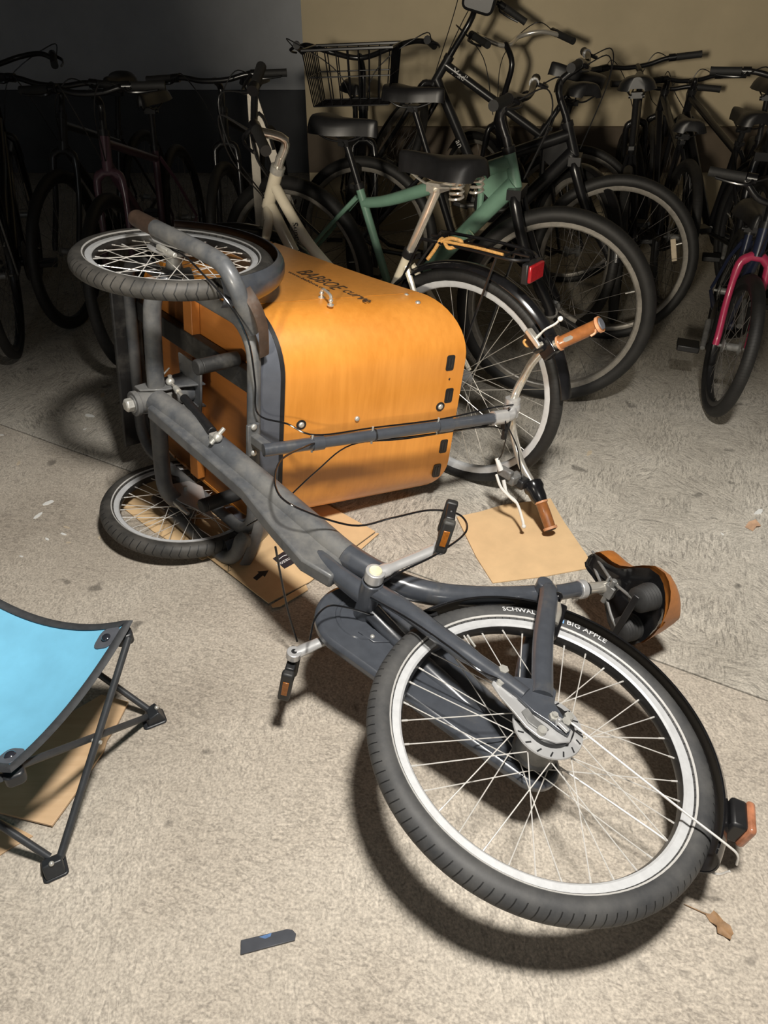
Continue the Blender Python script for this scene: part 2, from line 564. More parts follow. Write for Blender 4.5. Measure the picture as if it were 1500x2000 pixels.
def text_part(name, body, size, f, mat, parent, M=None, extrude=0.0006, shear=0.0, width=None):
    vs, fs = text_geo(body, size, extrude, shear)
    if width:
        w = max(p.x for p in vs)
        k = width / w
        for p in vs:
            p.x *= k
    mb = MB()
    mb.add([f(p.x, p.y, p.z) for p in vs], fs)
    return mb.build(name, mat, parent, M, fix=False)

def basis(o, x, y, z):
    return Matrix(((x[0], y[0], z[0], o[0]), (x[1], y[1], z[1], o[1]), (x[2], y[2], z[2], o[2]), (0, 0, 0, 1)))

# ------------------------------------------------------------------ the setting
WY = 5.2      # the pale wall
# floor: two slabs with a straw-thin joint between them
J0, J1 = Vector((-1.439, 2.546)), Vector((0.891, 1.209))
jd = (J1 - J0).normalized()
A, B = J0 - jd * 4.2, J1 + jd * 3.5
perp = Vector((-jd.y, jd.x))
fl = MB()
fl.prism([(-4.6, -3.8), (3.6, -3.8), (3.6, 7.6), (-4.6, 7.6)], -0.12, -0.012, lambda x, y, d: (x, y, d))
floor = struct(fl.build('floor', 'joint'))
def slab(poly, mat):
    mb = MB()
    mb.prism(poly, -0.05, 0.0, lambda x, y, d: (x, y, d))
    return mb.build('slab', mat, floor, None, 0.0025)
g = perp * 0.0028
slab([A + g, B + g, (3.6, 7.6), (-4.6, 7.6)], 'floor_far')
slab([(-4.6, -3.8), (3.6, -3.8), B - g, A - g], 'floor_near')

wb_ = MB()
wb_.prism([(-0.47, WY), (3.6, WY), (3.6, WY + 0.2), (-0.47, WY + 0.2)], 0, 2.8, lambda x, y, d: (x, y, d))
wall_back = struct(wb_.build('wall_back', 'wall'))
wr_ = MB().prism([(-0.47, WY), (-0.47, 7.6), (-0.27, 7.6), (-0.27, WY + 0.2), (-0.47 + 0.001, WY + 0.2)], 0, 2.8, lambda x, y, d: (x, y, d))
struct(wr_.build('wall_corner', 'wall_dark'))
struct(MB().prism([(-4.6, 7.0), (-0.47, 7.0), (-0.47, 7.2), (-4.6, 7.2)], 0, 2.8, lambda x, y, d: (x, y, d)).build('wall_far', 'wall_dark'))
struct(MB().prism([(-4.4, -3.6), (-4.2, -3.6), (-4.2, 7.2), (-4.4, 7.2)], 0, 2.8, lambda x, y, d: (x, y, d)).build('wall_left', 'wall_dark'))
struct(MB().prism([(3.4, -3.6), (3.6, -3.6), (3.6, WY), (3.4, WY)], 0, 2.8, lambda x, y, d: (x, y, d)).build('wall_right', 'wall_dark'))
struct(MB().prism([(-4.4, -3.8), (3.6, -3.8), (3.6, -3.6), (-4.4, -3.6)], 0, 2.8, lambda x, y, d: (x, y, d)).build('wall_front', 'wall_dark'))
struct(MB().prism([(-4.4, -3.8), (3.6, -3.8), (3.6, 7.4), (-4.4, 7.4)], 2.8, 2.95, lambda x, y, d: (x, y, d)).build('ceiling', 'ceiling'))
struct(MB().prism([(-4.2, 0.92), (3.4, 0.92), (3.4, 1.22), (-4.2, 1.22)], 2.025, 2.8, lambda x, y, d: (x, y, d)).build('added_shade_beam', 'ceiling', None, None, 0.006))  # unseen beam, added to keep the downlight off the far floor
struct(MB().prism([(-4.2, 0.0), (-0.47, 0.0), (-0.47, 0.62), (-4.2, 0.62)], 6.985, 7.0, lambda x, z, d: (x, d, z)).build('shade_band', 'wall_shade', None, None, 0.004))  # dark strip standing in for the gloom low on the far wall
struct(MB().prism([(-0.47, 0.36), (3.4, 0.36), (3.4, 0.62), (-0.47, 0.62)], WY - 0.03, WY, lambda x, z, d: (x, d, z)).build('trim_1', 'dado', None, None, 0.004))

# ------------------------------------------------------------------ wheels
def wheel(root, M, R, tr, name, tyre='tyre', rim='rim', spoke='spoke', ns=36, single=True, rim_h=0.02, hub_r=0.022, hub_w=0.035, fl=(0.03, 0.03), stripe=None, seg=72, hubmat='dull_steel', spin=0.0, inner='rim_black', cross=1.15):
    """axle = local Y. The rim carries tyre, hub and spokes."""
    rs = R - tr * 1.75           # bead seat
    ri = rs - rim_h
    hw = tr * 0.62
    mb = MB()
    mb.lathe([(ri + rim_h * .15, -hw * .8), (ri, 0), (ri + rim_h * .15, hw * .8), (ri + rim_h * .35, hw), (rs + 0.004, hw), (rs + 0.003, hw * .72), (rs - 0.004, 0), (rs + 0.003, -hw * .72), (rs + 0.004, -hw), (ri + rim_h * .35, -hw)], n=seg, closed=True)
    w = mb.build(name, rim, root, M)
    if inner:
        mb = MB().lathe([(ri + rim_h * .12, -hw * .78), (ri - 0.0012, 0), (ri + rim_h * .12, hw * .78), (ri + rim_h * .2, hw * .6), (ri + rim_h * .2, -hw * .6)], n=seg, closed=True)
        mb.build('rim_well', inner, w)
    prof = []
    for k in range(15):
        th = rad(-138 + 276 * k / 14)
        prof.append((R - tr + tr * cos(th), tr * sin(th)))
    prof = prof + [(rs + 0.003, hw * .5), (rs + 0.003, -hw * .5)]
    MB().lathe(prof, n=seg, closed=True).build('tyre', tyre, w, sharp=60)
    if stripe:
        th = rad(stripe)
        r0, h0 = R - tr + tr * cos(th), tr * sin(th)
        th2 = th + 0.16
        r1, h1 = R - tr + tr * cos(th2), tr * sin(th2)
        e = 0.0009
        for s in (1, -1):
            MB().lathe([(r0 - e * .3, s * (h0 + e)), (r1 - e * .3, s * (h1 + e)), (r1, s * (h1 - e)), (r0, s * (h0 - e))], n=seg, closed=True).build('reflective_stripe', 'stripe', w)
    hb = MB()
    hb.lathe([(0.006, -hub_w - .02), (0.006, -hub_w - 0.006), (fl[0], -hub_w - 0.002), (fl[0], -hub_w + 0.003), (hub_r, -hub_w + 0.008), (hub_r, hub_w - 0.008), (fl[1], hub_w - 0.003), (fl[1], hub_w + 0.002), (0.006, hub_w + 0.006), (0.006, hub_w + .02)], n=24)
    hb.build('hub', hubmat, w)
    allm = MB()
    for i in range(ns):
        a = 2 * pi * i / ns + spin
        side = 1 if i % 2 else -1
        lead = 1 if (i // 2) % 2 else -1
        fr = fl[1] if side > 0 else fl[0]
        ah = a + lead * cross
        p0 = V(fr * .92 * cos(ah), side * hub_w, fr * .92 * sin(ah))
        p1 = V((ri + .001) * cos(a), side * hw * .15, (ri + .001) * sin(a))
        d = (p1 - p0).normalized()
        mb = MB() if single else allm
        nn = 6 if single else 4
        mb.tube([p0, p1], 0.00115 if single else 0.0011, nn, caps=False)
        if single:
            mb.cyl(p1 - d * 0.013, p1 + d * 0.002, 0.0019, n=6)
            mb.build('spoke', spoke, w, fix=False)
    if not single:
        allm.build('spokes', spoke, w, fix=False)
    MB().cyl((ri * cos(.21 + spin), 0, ri * sin(.21 + spin)), ((ri - .032) * cos(.21 + spin), 0, (ri - .032) * sin(.21 + spin)), 0.0032, 0.0026, 8).build('valve', 'steel', w)
    return w

def fender(root, M, R, a0, a1, hw, mat_o, name='fender', mat_i=None, n=40, drop=0.014, th=0.0015):
    sec = []
    K = 8
    for k in range(K + 1):
        y = -hw + 2 * hw * k / K
        sec.append((R - drop * (abs(y) / hw) ** 2.6, y))
    inn = [(r - th - .0012, y * .985) for r, y in reversed(sec)]
    o = MB().lathe(sec + inn, n=n, closed=True, a0=rad(a0), a1=rad(a1)).build(name, mat_o, root, M)
    if mat_i:
        s2 = [(r - th - .0014, y * .98) for r, y in sec]
        i2 = [(r - .0012, y) for r, y in reversed(s2)]
        MB().lathe(s2 + i2, n=n, closed=True, a0=rad(a0 + .3), a1=rad(a1 - .3)).build('inner_face', mat_i, o)
    return o

# ------------------------------------------------------------------ the fallen cargo tricycle
def unit(x):
    return Vector(x).normalized()
CV = unit((0.10, 0.02, 0.995))                       # bike's left = up, it lies on its right side
cw0 = Vector((cos(rad(42)), sin(rad(42)), 0))
CW = (cw0 - CV * cw0.dot(CV)).normalized()           # bike's up
CU = CV.cross(CW)                                    # bike's forward
CC = Vector((-0.564, 1.935, 0.430))                  # middle between the front wheels
RN = unit((0.2, -0.08, 0.977))
RU = (CU - RN * CU.dot(RN)).normalized()
RW = RU.cross(RN)
RC = Vector((0.291, 0.928, 0.21))                    # rear hub
BASE = Vector((-0.35, 1.6, 0))
trike = thing('cargo_tricycle', 'dark grey cargo tricycle with an orange wooden box, lying tipped on its side', 'cargo bike', BASE)
TB = Matrix.Translation(-BASE)
MC = TB @ basis(CC, CU, CV, CW)
MR = TB @ basis(RC, RU, RN, RW)
def cart(mb, name, mat, **k):
    return mb.build(name, mat, trike, MC, **k)
def rear(mb, name, mat, **k):
    return mb.build(name, mat, trike, MR, **k)

# ---- wooden box: lofted walls, lean and rounded corners
BV0, BHW, RC0 = -0.03, 0.315, 0.15
def xr(z):
    return -0.31 - 0.264 * (z - 0.1)
def xf(z):
    return 0.36 + 0.16 * (z - 0.08)
def ztop(x):
    t = max(0.0, min(1.0, (x + 0.46) / 0.9))
    return 0.655 - 0.175 * t - 0.05 * sin(pi * t) * (1 - t)
ZB = 0.085
def plan(z, s, off=0.0):
    """s in 0..1 round the box, counter-clockwise from the middle of the rear wall towards the left side"""
    b = BHW - off
    x0, x1 = xr(z) + off, xf(z) - off
    r = RC0 - off
    segs = [('l', (x0, 0), (x0, b - r)), ('a', (x0 + r, b - r), pi, pi / 2), ('l', (x0 + r, b), (x1 - r, b)), ('a', (x1 - r, b - r), pi / 2, 0), ('l', (x1, b - r), (x1, -(b - r))), ('a', (x1 - r, -(b - r)), 0, -pi / 2), ('l', (x1 - r, -b), (x0 + r, -b)), ('a', (x0 + r, -(b - r)), -pi / 2, -pi), ('l', (x0, -(b - r)), (x0, 0))]
    W = [0.08, 0.10, 0.22, 0.08, 0.04, 0.08, 0.22, 0.10, 0.08]
    for sg, w in zip(segs, W):
        if s <= w + 1e-9:
            t = max(0, min(1, s / w))
            if sg[0] == 'l':
                return (sg[1][0] + (sg[2][0] - sg[1][0]) * t, BV0 + sg[1][1] + (sg[2][1] - sg[1][1]) * t)
            th = sg[2] + (sg[3] - sg[2]) * t
            return (sg[1][0] + r * cos(th), BV0 + sg[1][1] + r * sin(th))
        s -= w
    return (x0, BV0)
def panel(s0, s1, n, name, label=None):
    mb = MB()
    m = 10
    lay = []
    for off in (0.0, 0.009):
        rows = []
        for i in range(n + 1):
            s = (s0 + (s1 - s0) * i / n) % 1.0
            zt = ztop(plan(0.6, s)[0])
            row = []
            for k in range(m + 1):
                z = ZB + (zt - ZB) * k / m
                x, y = plan(z, s, off)
                row.append((x, y, z))
            rows.append(row)
        lay.append(rows)
    idx = {}
    vs, fs = [], []
    for a in range(2):
        for i in range(n + 1):
            for k in range(m + 1):
                idx[a, i, k] = len(vs)
                vs.append(lay[a][i][k])
    for a in range(2):
        for i in range(n):
            for k in range(m):
                fs.append((idx[a, i, k], idx[a, i + 1, k], idx[a, i + 1, k + 1], idx[a, i, k + 1]))
    for i in range(n):
        fs.append((idx[0, i, 0], idx[0, i + 1, 0], idx[1, i + 1, 0], idx[1, i, 0]))
        fs.append((idx[0, i, m], idx[0, i + 1, m], idx[1, i + 1, m], idx[1, i, m]))
    for k in range(m):
        fs.append((idx[0, 0, k], idx[0, 0, k + 1], idx[1, 0, k + 1], idx[1, 0, k]))
        fs.append((idx[0, n, k], idx[0, n, k + 1], idx[1, n, k + 1], idx[1, n, k]))
    mb.add(vs, fs)
    o = cart(mb, name, 'wood', sharp=50)
    if label:
        o['label'] = label
    return o
e_ = 0.0022
back_panel = panel(-0.18 + e_ * .5, 0.18 - e_ * .5, 40, 'back_panel', 'curved orange plywood back of the cargo box')
left_panel = panel(0.18 + e_ * .5, 0.40 - e_, 16, 'side_panel', 'orange plywood side printed with lettering')
panel(0.60 + e_, 0.82 - e_ * .5, 16, 'side_panel')
panel(0.40 + e_, 0.60 - e_, 34, 'front_panel')
# floor of the box
poly = [plan(ZB + .004, i / 80.0, 0.009) for i in range(80)]
box_floor = cart(MB().prism(poly, ZB + .002, ZB + .012, lambda x, y, d: (x, y, d)), 'box_floor', 'wood_under')
# lettering on the side panel
SV = BV0 + BHW + 0.0004
text_part('lettering', 'BABBOE', 0.072, lambda x, y, d: (0.005 - x, SV + d, 0.385 + y), 'ink_brown', left_panel, shear=0.15, width=0.178)
text_part('lettering', 'curve', 0.05, lambda x, y, d: (-0.182 - x, SV + d, 0.400 + y), 'ink_brown', left_panel, shear=0.25, width=0.105)
text_part('lettering', 'www.babboe.com', 0.018, lambda x, y, d: (0.012 - x, SV + d, 0.362 + y), 'ink_brown', left_panel, width=0.185)
# slots with belt buckles near the rim of the back panel
def on_back(y, z, d=0.0):
    n_ = Vector((0.264, 0, 1)).cross(Vector((0, 1, 0))).normalized()
    n_ = n_ if n_.x < 0 else -n_
    return Vector((xr(z), y, z)) + n_ * d
BT = Vector((-0.264, 0, 1)).normalized()
BNn = Vector((-1, 0, -0.264)).normalized()
BR = Matrix((BNn, Vector((0, 1, 0)), BT)).transposed()
def rrect(w, h, r, k=5):
    out = []
    for cx, cy, a0 in ((w / 2 - r, h / 2 - r, 0), (-w / 2 + r, h / 2 - r, 90), (-w / 2 + r, -h / 2 + r, 180), (w / 2 - r, -h / 2 + r, 270)):
        for i in range(k):
            a = rad(a0 + 90 * i / (k - 1))
            out.append((cx + r * cos(a), cy + r * sin(a)))
    return out
for (y, z) in ((0.130, 0.600), (0.028, 0.612), (-0.142, 0.622), (-0.226, 0.612)):
    c = Vector((xr(z), y, z))
    f = lambda a, b2, d: c + BR @ Vector((d, a, b2))
    o = MB().prism(rrect(0.046, 0.026, 0.006), -0.004, 0.0015, f).build('belt_slot', 'black', back_panel)
    MB().prism(rrect(0.028, 0.004, 0.0018), 0.001, 0.003, lambda a, b2, d: f(a, b2 + .004, d)).prism(rrect(0.028, 0.004, 0.0018), 0.001, 0.003, lambda a, b2, d: f(a, b2 - .005, d)).build('webbing', 'black_dusty', back_panel)
MB().cyl(on_back(0.08, .606, -.003), on_back(0.08, .606, .0012), 0.0035, n=10).build('screw_hole', 'black', back_panel)
def dome(p, d, r, name='bolt', mat='steel', parent=None, washer=None):
    d = Vector(d).normalized()
    mb = MB()
    mb.lathe([(r, 0), (r, r * .25), (r * .85, r * .55), (r * .5, r * .75), (0.0, r * .8)], p, d, 14)
    o = mb.build(name, mat, parent)
    if washer:
        MB().lathe([(washer, -.001), (washer, .0015), (r * .6, .002)], p, d, 18).build('washer', 'black', o if False else parent)
    return o
for y, z, r in ((0.002, .168, .0085), (-.004, .328, .0075), (-.004, .588, .0085), (-0.05, .175, .0065), (-0.05, .335, .0065), (-.05, .59, .0065)):
    dome(on_back(y, z, .001), BNn, r, parent=back_panel, washer=.014 if r > .008 else None)
for x, z in ((-0.285, .553), (-0.332, .553)):
    yy = BV0 + BHW - (0.004 if x > -.3 else 0.010)
    dome((x, yy, z), (0, 1, 0), .0075, parent=left_panel if x > -.3 else back_panel)
# folding tie-down ring on the seam
dr = MB().tube(smooth_path([(-0.262, SV + .004, .300), (-0.262, SV + .018, .300), (-0.252, SV + .025, .303), (-0.215, SV + .025, .313), (-0.205, SV + .018, .315), (-0.205, SV + .004, .315)], 4), 0.0042, 8)
dr.lathe([(.009, 0), (.009, .003), (.004, .006)], (-0.262, SV - .001, .300), (0, 1, 0), 14).lathe([(.009, 0), (.009, .003), (.004, .006)], (-0.205, SV - .001, .315), (0, 1, 0), 14)
dr.ball((-0.262, SV + .012, .300), .0065).ball((-0.205, SV + .012, .315), .0065)
cart(dr, 'tie_down_ring', 'chrome')

# ---- cart frame
def loop_path(z, x0, x1, b, r, k=6):
    pts = []
    for cx, cy, a0 in ((x1 - r, BV0 + b - r, 0), (x0 + r, BV0 + b - r, 90), (x0 + r, BV0 - b + r, 180), (x1 - r, BV0 - b + r, 270)):
        for i in range(k + 1):
            a = rad(a0 + 90 * i / k)
            pts.append((cx + r * cos(a), cy + r * sin(a), z))
    return pts
cart(MB().tube(loop_path(0.040, -0.296, 0.35, 0.312, 0.09), 0.0175, 12, closed=True), 'base_frame', 'paint_dusty')
# sheet skirt between base frame and wooden box
def skirt(s0, s1, n, z0, z1, name, mat, out=0.003):
    mb = MB()
    vs, fs = [], []
    for i in range(n + 1):
        s = (s0 + (s1 - s0) * i / n) % 1
        for off in (-out, 0.004):
            for z in (z0, z1):
                x, y = plan(z, s, off)
                vs.append((x, y, z))
    for i in range(n):
        a = i * 4
        b2 = a + 4
        fs += [(a, b2, b2 + 1, a + 1), (a + 2, a + 3, b2 + 3, b2 + 2), (a, a + 2, b2 + 2, b2), (a + 1, b2 + 1, b2 + 3, a + 3)]
    fs += [(0, 1, 3, 2), (n * 4, n * 4 + 2, n * 4 + 3, n * 4 + 1)]
    mb.add(vs, fs)
    return cart(mb, name, mat)
skirt(-0.2, 0.165, 44, 0.046, 0.112, 'skirt_plate', 'skirt')
skirt(-0.2, 0.185, 44, 0.108, 0.119, 'edge_trim', 'black', 0.0045)
fp = MB().prism([(BV0 - .31, -.015), (BV0 + .25, -.015), (BV0 + .25, .075), (BV0 - .31, .075)], 0.352, 0.368, lambda y, z, d: (d, y, z))
cart(fp, 'front_skirt', 'black_dusty', bevel=.004)
for y in (0.115, -0.165):
    cart(MB().prism([(-.29, y - .03), (.34, y - .03), (.34, y + .03), (-.29, y + .03)], 0.055, 0.083, lambda a, b2, d: (a, b2, d)), 'floor_rail', 'black_dusty', bevel=.003)
cart(MB().prism([(.03, BV0 - .29), (.075, BV0 - .29), (.075, BV0 + .29), (.03, BV0 + .29)], 0.06, 0.086, lambda a, b2, d: (a, b2, d)), 'cross_rail', 'wood_under', bevel=.002)
# axle beam
ab = smooth_path([(-.02, .325, .035), (-.012, .315, -.03), (-.004, .28, -.062), (0, .22, -.070), (0, .10, -.072), (0, 0, -.072), (0, -.10, -.072), (0, -.24, -.070), (-.004, -.30, -.062), (-.012, -.345, -.03), (-.02, -.355, .03)], 5)
cart(MB().tube(ab, 0.024, 12, up=(1, 0, 0), flat=0.8), 'axle_beam', 'paint_dusty')
# second, thinner cross tube in front of the beam
cart(MB().tube(smooth_path([(.09, .30, .03), (.085, .24, -.02), (.085, .1, -.03), (.085, -.16, -.03), (.085, -.30, -.02), (.09, -.35, .03)], 5), 0.014, 10), 'cross_tube', 'black_dusty')
# outboard arms that carry the outer ends of the axles
def arm(sgn):
    v0 = 0.44 if sgn > 0 else -0.408
    vi = 0.275 if sgn > 0 else -0.33
    pts = [(0.10, v0, -.034), (0.03, v0, -.034), (-.10, v0, -.032), (-.20, v0 - sgn * .002, -.028), (-.265, v0 - sgn * .01, -.024), (-.300, v0 - sgn * .045, -.016), (-.305, v0 - sgn * .09, 0.0), (-.297, vi + sgn * .03, .022), (-.290, vi, .036)]
    mb = MB().tube(smooth_path(pts, 6), 0.0205, 14)
    mb.ball((0.10, v0, -.034), 0.0203)
    o = cart(mb, 'axle_arm', 'paint_dusty')
    cap = MB().tube([(0.115, v0, -.034), (0.02, v0, -.034)], 0.0212, 14)
    cap.ball((0.115, v0, -.034), 0.0212)
    cap.build('arm_sleeve', 'rust', o)
    t = MB().prism([(-.028, -.05), (.03, -.05), (.034, -.01), (.02, .02), (-.02, .02)], v0 - sgn * .03, v0 - sgn * .024, lambda a, b2, d: (a, d, b2))
    t.build('axle_tab', 'paint_dusty', o, bevel=.002)
    n_ = MB().cyl((0, v0 - sgn * .034, -.0), (0, v0 + sgn * .004, -.0), 0.0055, n=10).cyl((0, v0 - sgn * .02, -.0), (0, v0 - sgn * .010, -.0), 0.0095, n=6)
    n_.build('axle_nut', 'chrome', o)
    return o
arm(1)
arm(-1)
# strap stay from arm to base frame, rusty
sp = smooth_path([(-.312, .385, .004), (-.334, .345, .020), (-.336, .30, .036), (-.326, .25, .048), (-.316, .215, .056)], 5)
cart(MB().tube(sp, 0.014, 8, up=(1, 0, 0), flat=0.22), 'strap_stay', 'rust')
sp = smooth_path([(-.318, -.40, .0), (-.322, -.37, .012), (-.318, -.34, .030), (-.312, -.29, .050), (-.310, -.25, .062)], 5)
cart(MB().tube(sp, 0.021, 8, up=(1, 0, 0), flat=0.22), 'strap_stay', 'paint_dusty')
# front wheels, hub brakes, fenders
for sgn, vc in ((1, 0.362), (-1, -0.378)):
    Mw = MC @ Matrix.Translation((0, vc, 0))
    wheel(trike, Mw, 0.25, 0.0235, 'front_wheel', 'tyre_front', ns=36, stripe=114, hub_w=0.026, fl=(.03, .045), hub_r=.02, spin=.1, rim_h=.018, inner='black_dusty')
    bk = MB()
    bk.lathe([(.012, .030), (.060, .031), (.063, .035), (.059, .037), (.04, .038)], (0, vc, 0), (0, 1, 0), 36)
    bo = cart(bk, 'brake_disc', 'alu')
    MB().lathe([(.047, .036), (.047, .049), (.044, .052), (.012, .053)], (0, vc, 0), (0, 1, 0), 32).build('brake_drum', 'black', bo)
    ax = [(.052, -.02), (.04, .035), (-.01, .052), (-.05, .035), (-.10, .012), (-.165, -.004), (-.168, -.013), (-.10, -.028), (-.05, -.045), (.0, -.053), (.04, -.04)]
    MB().prism(ax, vc + .053, vc + .057, lambda a, b2, d: (a, d, b2)).build('reaction_arm', 'alu', bo, bevel=.0015)
    MB().prism([(-.085, -.014), (-.11, -.010), (-.112, .004), (-.087, .006)], vc + .0572, vc + .0578, lambda a, b2, d: (a, d, b2)).build('sticker', 'yellow', bo)
    lv = MB().box((-.045, vc + .046, -.05), (.05, .012, .014)).cyl((-.06, vc + .046, -.05), (-.10, vc + .046, -.05), .008, .006, 10)
    lv.build('brake_lever_arm', 'steel', bo, bevel=.002)
    MB().cyl((0, vc - .06, 0), (0, vc + .07, 0), .006, n=10).build('axle', 'steel', bo)
    fender(trike, Mw, 0.277, 30, 186, 0.034, 'paint', 'front_fender', 'black', 40, 0.016)
# rubber steering stops under the box
for vv in (0.165, -0.245):
    o = cart(MB().cyl((-.20, vv, .055), (-.20, vv, -.052), .0195, n=18), 'steering_stop', 'black_dusty', bevel=.002)
    MB().cyl((-.20, vv, -.051), (-.20, vv, -.066), .0205, .0195, 18).build('stop_cap', 'rubber', o, bevel=.003)
# steering head: tube, hex bolt, gusset
hd = MB().cyl((.0, .0, -.135), (.0, .0, .03), .029, n=20).cyl((0, 0, -.142), (0, 0, -.128), .034, n=20)
head = cart(hd, 'steering_head', 'paint_dusty', bevel=.002)
MB().lathe([(.0185, -.143), (.0185, -.161), (.014, -.165), (0, -.165)], (0, 0, 0), (0, 0, 1), 6).build('hex_bolt', 'steel', head, bevel=.0015)
MB().lathe([(.024, -.141), (.024, -.145)], (0, 0, 0), (0, 0, 1), 20).build('bolt_washer', 'dull_steel', head)
MB().prism([(-.03, -.02), (-.03, -.06), (.0, -.12), (.03, -.12), (.05, .05), (-.05, .05)], -.036, -.030, lambda a, b2, d: (a, d, b2)).prism([(-.03, -.02), (-.03, -.06), (.0, -.12), (.03, -.12), (.05, .05), (-.05, .05)], .030, .036, lambda a, b2, d: (a, d, b2)).build('gusset', 'paint_dusty', head, bevel=.002)
MB().prism([(-.05, -.09), (.045, -.09), (.06, .09), (-.06, .09)], .03, .036, lambda a, b2, d: (a, b2, d)).build('head_plate', 'paint_dusty', head, bevel=.002)
MB().tube([(.0, .03, -.09), (-.01, .085, -.035)], .0022, 8).build('spring_pin', 'steel', head)
# steering damper
d0, d1 = V(-.01, .045, -.035), V(-.325, .035, -.085)
dd = (d1 - d0).normalized()
dm = cart(MB().cyl(d0 + dd * .10, d1 - dd * .03, .0115, n=16), 'steering_damper', 'black', bevel=.002)
MB().cyl(d0 + dd * .02, d0 + dd * .11, .0042, n=12).build('damper_rod', 'chrome', dm)
MB().cyl(d0 + dd * .04, d0 + dd * .062, .008, n=12).cyl(d0 - V(0, .016, 0), d0 + V(0, .018, 0), .006, n=10).ball(d0, .012).build('damper_eye', 'steel', dm)
MB().cyl(d1 - V(0, .012, .02), d1 + V(0, .02, .02), .0055, n=10).ball(d1, .0125).box(d1 + V(.012, -.01, 0), (.02, .03, .022)).build('damper_bracket', 'steel', dm, bevel=.002)

# ---- handlebar column on the back of the box
s0, s1 = V(-.386, 0, .008), V(-.585, 0, .684)
sd = (s1 - s0).normalized()
col_ = cart(MB().cyl(s0, s0 + sd * .14, .0165, n=18).cyl(s0 + sd * .135, s1, .0155, n=18).cyl(s0 + sd * .13, s0 + sd * .16, .0195, n=18).cyl(s0 + sd * .50, s0 + sd * .545, .0195, n=18), 'steering_column', 'paint')
for t in (0.13, 0.30, 0.50):
    MB().cyl(s0 + sd * t - V(0, .025, 0), s0 + sd * t + V(0, .025, 0), .0032, n=10).build('band_bolt', 'steel', col_)
MB().cyl(s0 + sd * .305, s0 + sd * .31, .0163, n=18).build('cable_tie', 'black', col_)
MB().prism([(-.05, .004), (.04, .004), (.04, .04), (-.05, .04)], -.325, -.313, lambda y, z, d: (d, y, z)).prism([(-.013, 0.012), (.013, 0.012), (.013, .035), (-.013, .035)], -.385, -.32, lambda y, z, d: (d, y, z)).build('column_bracket', 'paint_dusty', col_, bevel=.003)
for y in (-.04, .035):
    dome((-.3255, y, .020), (-1, 0, 0), .0085, parent=col_)
clampc = V(-.572, .01, .752)
st = MB().cyl(s1 - sd * .022, s1 + sd * .022, .0205, n=20)
st.tube(smooth_path([s1 + sd * .015, s1 + sd * .045 + V(.008, 0, 0), clampc + V(-.004, 0, -.01), clampc], 5), [.018, .018, .018, .018, .018, .018, .018, .018, .018, .018, .018, .018, .018, .018, .018, .017], 14)
st.cyl(clampc - V(.002, .027, 0), clampc + V(.002, .027, 0), .0225, n=20)
st.ball(clampc, .026)
cart(st, 'stem', 'alu', bevel=.002)
hbL = [(-.572, .01, .752), (-.565, .05, .768), (-.575, .10, .775), (-.605, .16, .755), (-.652, .22, .728), (-.713, .27, .716), (-.780, .328, .741)]
hbR = [(-.572, .01, .752), (-.570, -.05, .772), (-.590, -.10, .778), (-.635, -.16, .774), (-.695, -.20, .767), (-.742, -.23, .754), (-.803, -.280, .742)]
hb = cart(MB().tube(smooth_path(list(reversed(hbL)) + hbR[1:], 7), .0122, 14), 'handlebar', 'chrome')
def grip(a, b2, name='grip', end='black', n_=16):
    a, b2 = Vector(a), Vector(b2)
    d = (b2 - a).normalized()
    L = (b2 - a).length
    g_ = MB().tube([a, a + d * .006, a + d * .010, a + d * (L * .5), b2 - d * .010, b2 - d * .006, b2], [.0175, .0195, .0165, .0172, .0168, .0205, .0195], 18)
    o = cart(g_, name, 'leather')
    MB().cyl(b2 - d * .001, b2 + d * .003, .0165, .0145, 18).build('end_cap', end, o)
    MB().tube([a + d * .001, a + d * .0065], .0202, 18).tube([b2 - d * .0085, b2 - d * .001], .0212, 18).build('stitched_ring', 'leather_edge', o)
    return o
grip((-.700, .258, .716), (-.790, .338, .744), end='pad')
g2 = grip((-.742, -.226, .754), (-.806, -.288, .742))
MB().tube(smooth_path([(-.790, .325, .725), (-.798, .322, .712), (-.793, .314, .704)], 4), .003, 6).build('lace_end', 'leather_edge', hb)
# left brake lever body and bell
lb = MB().box((-.672, .236, .716), (.05, .05, .03), Matrix.Rotation(rad(35), 3, 'Z')).cyl((-.64, .225, .70), (-.665, .245, .705), .016, n=14).box((-.635, .25, .690), (.05, .035, .02), Matrix.Rotation(rad(25), 3, 'Z'))
cart(lb, 'brake_lever_mount', 'black_gloss', bevel=.004)
cart(MB().tube(smooth_path([(-.648, .262, .690), (-.668, .290, .686), (-.690, .312, .694), (-.698, .326, .698)], 5), [.0065] * 3 + [.0045] * 13, 10, flat=.6, up=(1, 0, 0)).ball((-.699, .328, .698), .0072), 'brake_lever', 'flake')
cart(MB().box((-.642, .258, .686), (.06, .016, .022), Matrix.Rotation(rad(30), 3, 'Z')), 'lever_blade', 'chrome', bevel=.004)
cart(MB().tube(smooth_path([(-.632, .246, .694), (-.622, .248, .684), (-.616, .240, .680), (-.624, .230, .686), (-.634, .234, .694)], 5), .0036, 8), 'cable_wrap', 'cord')
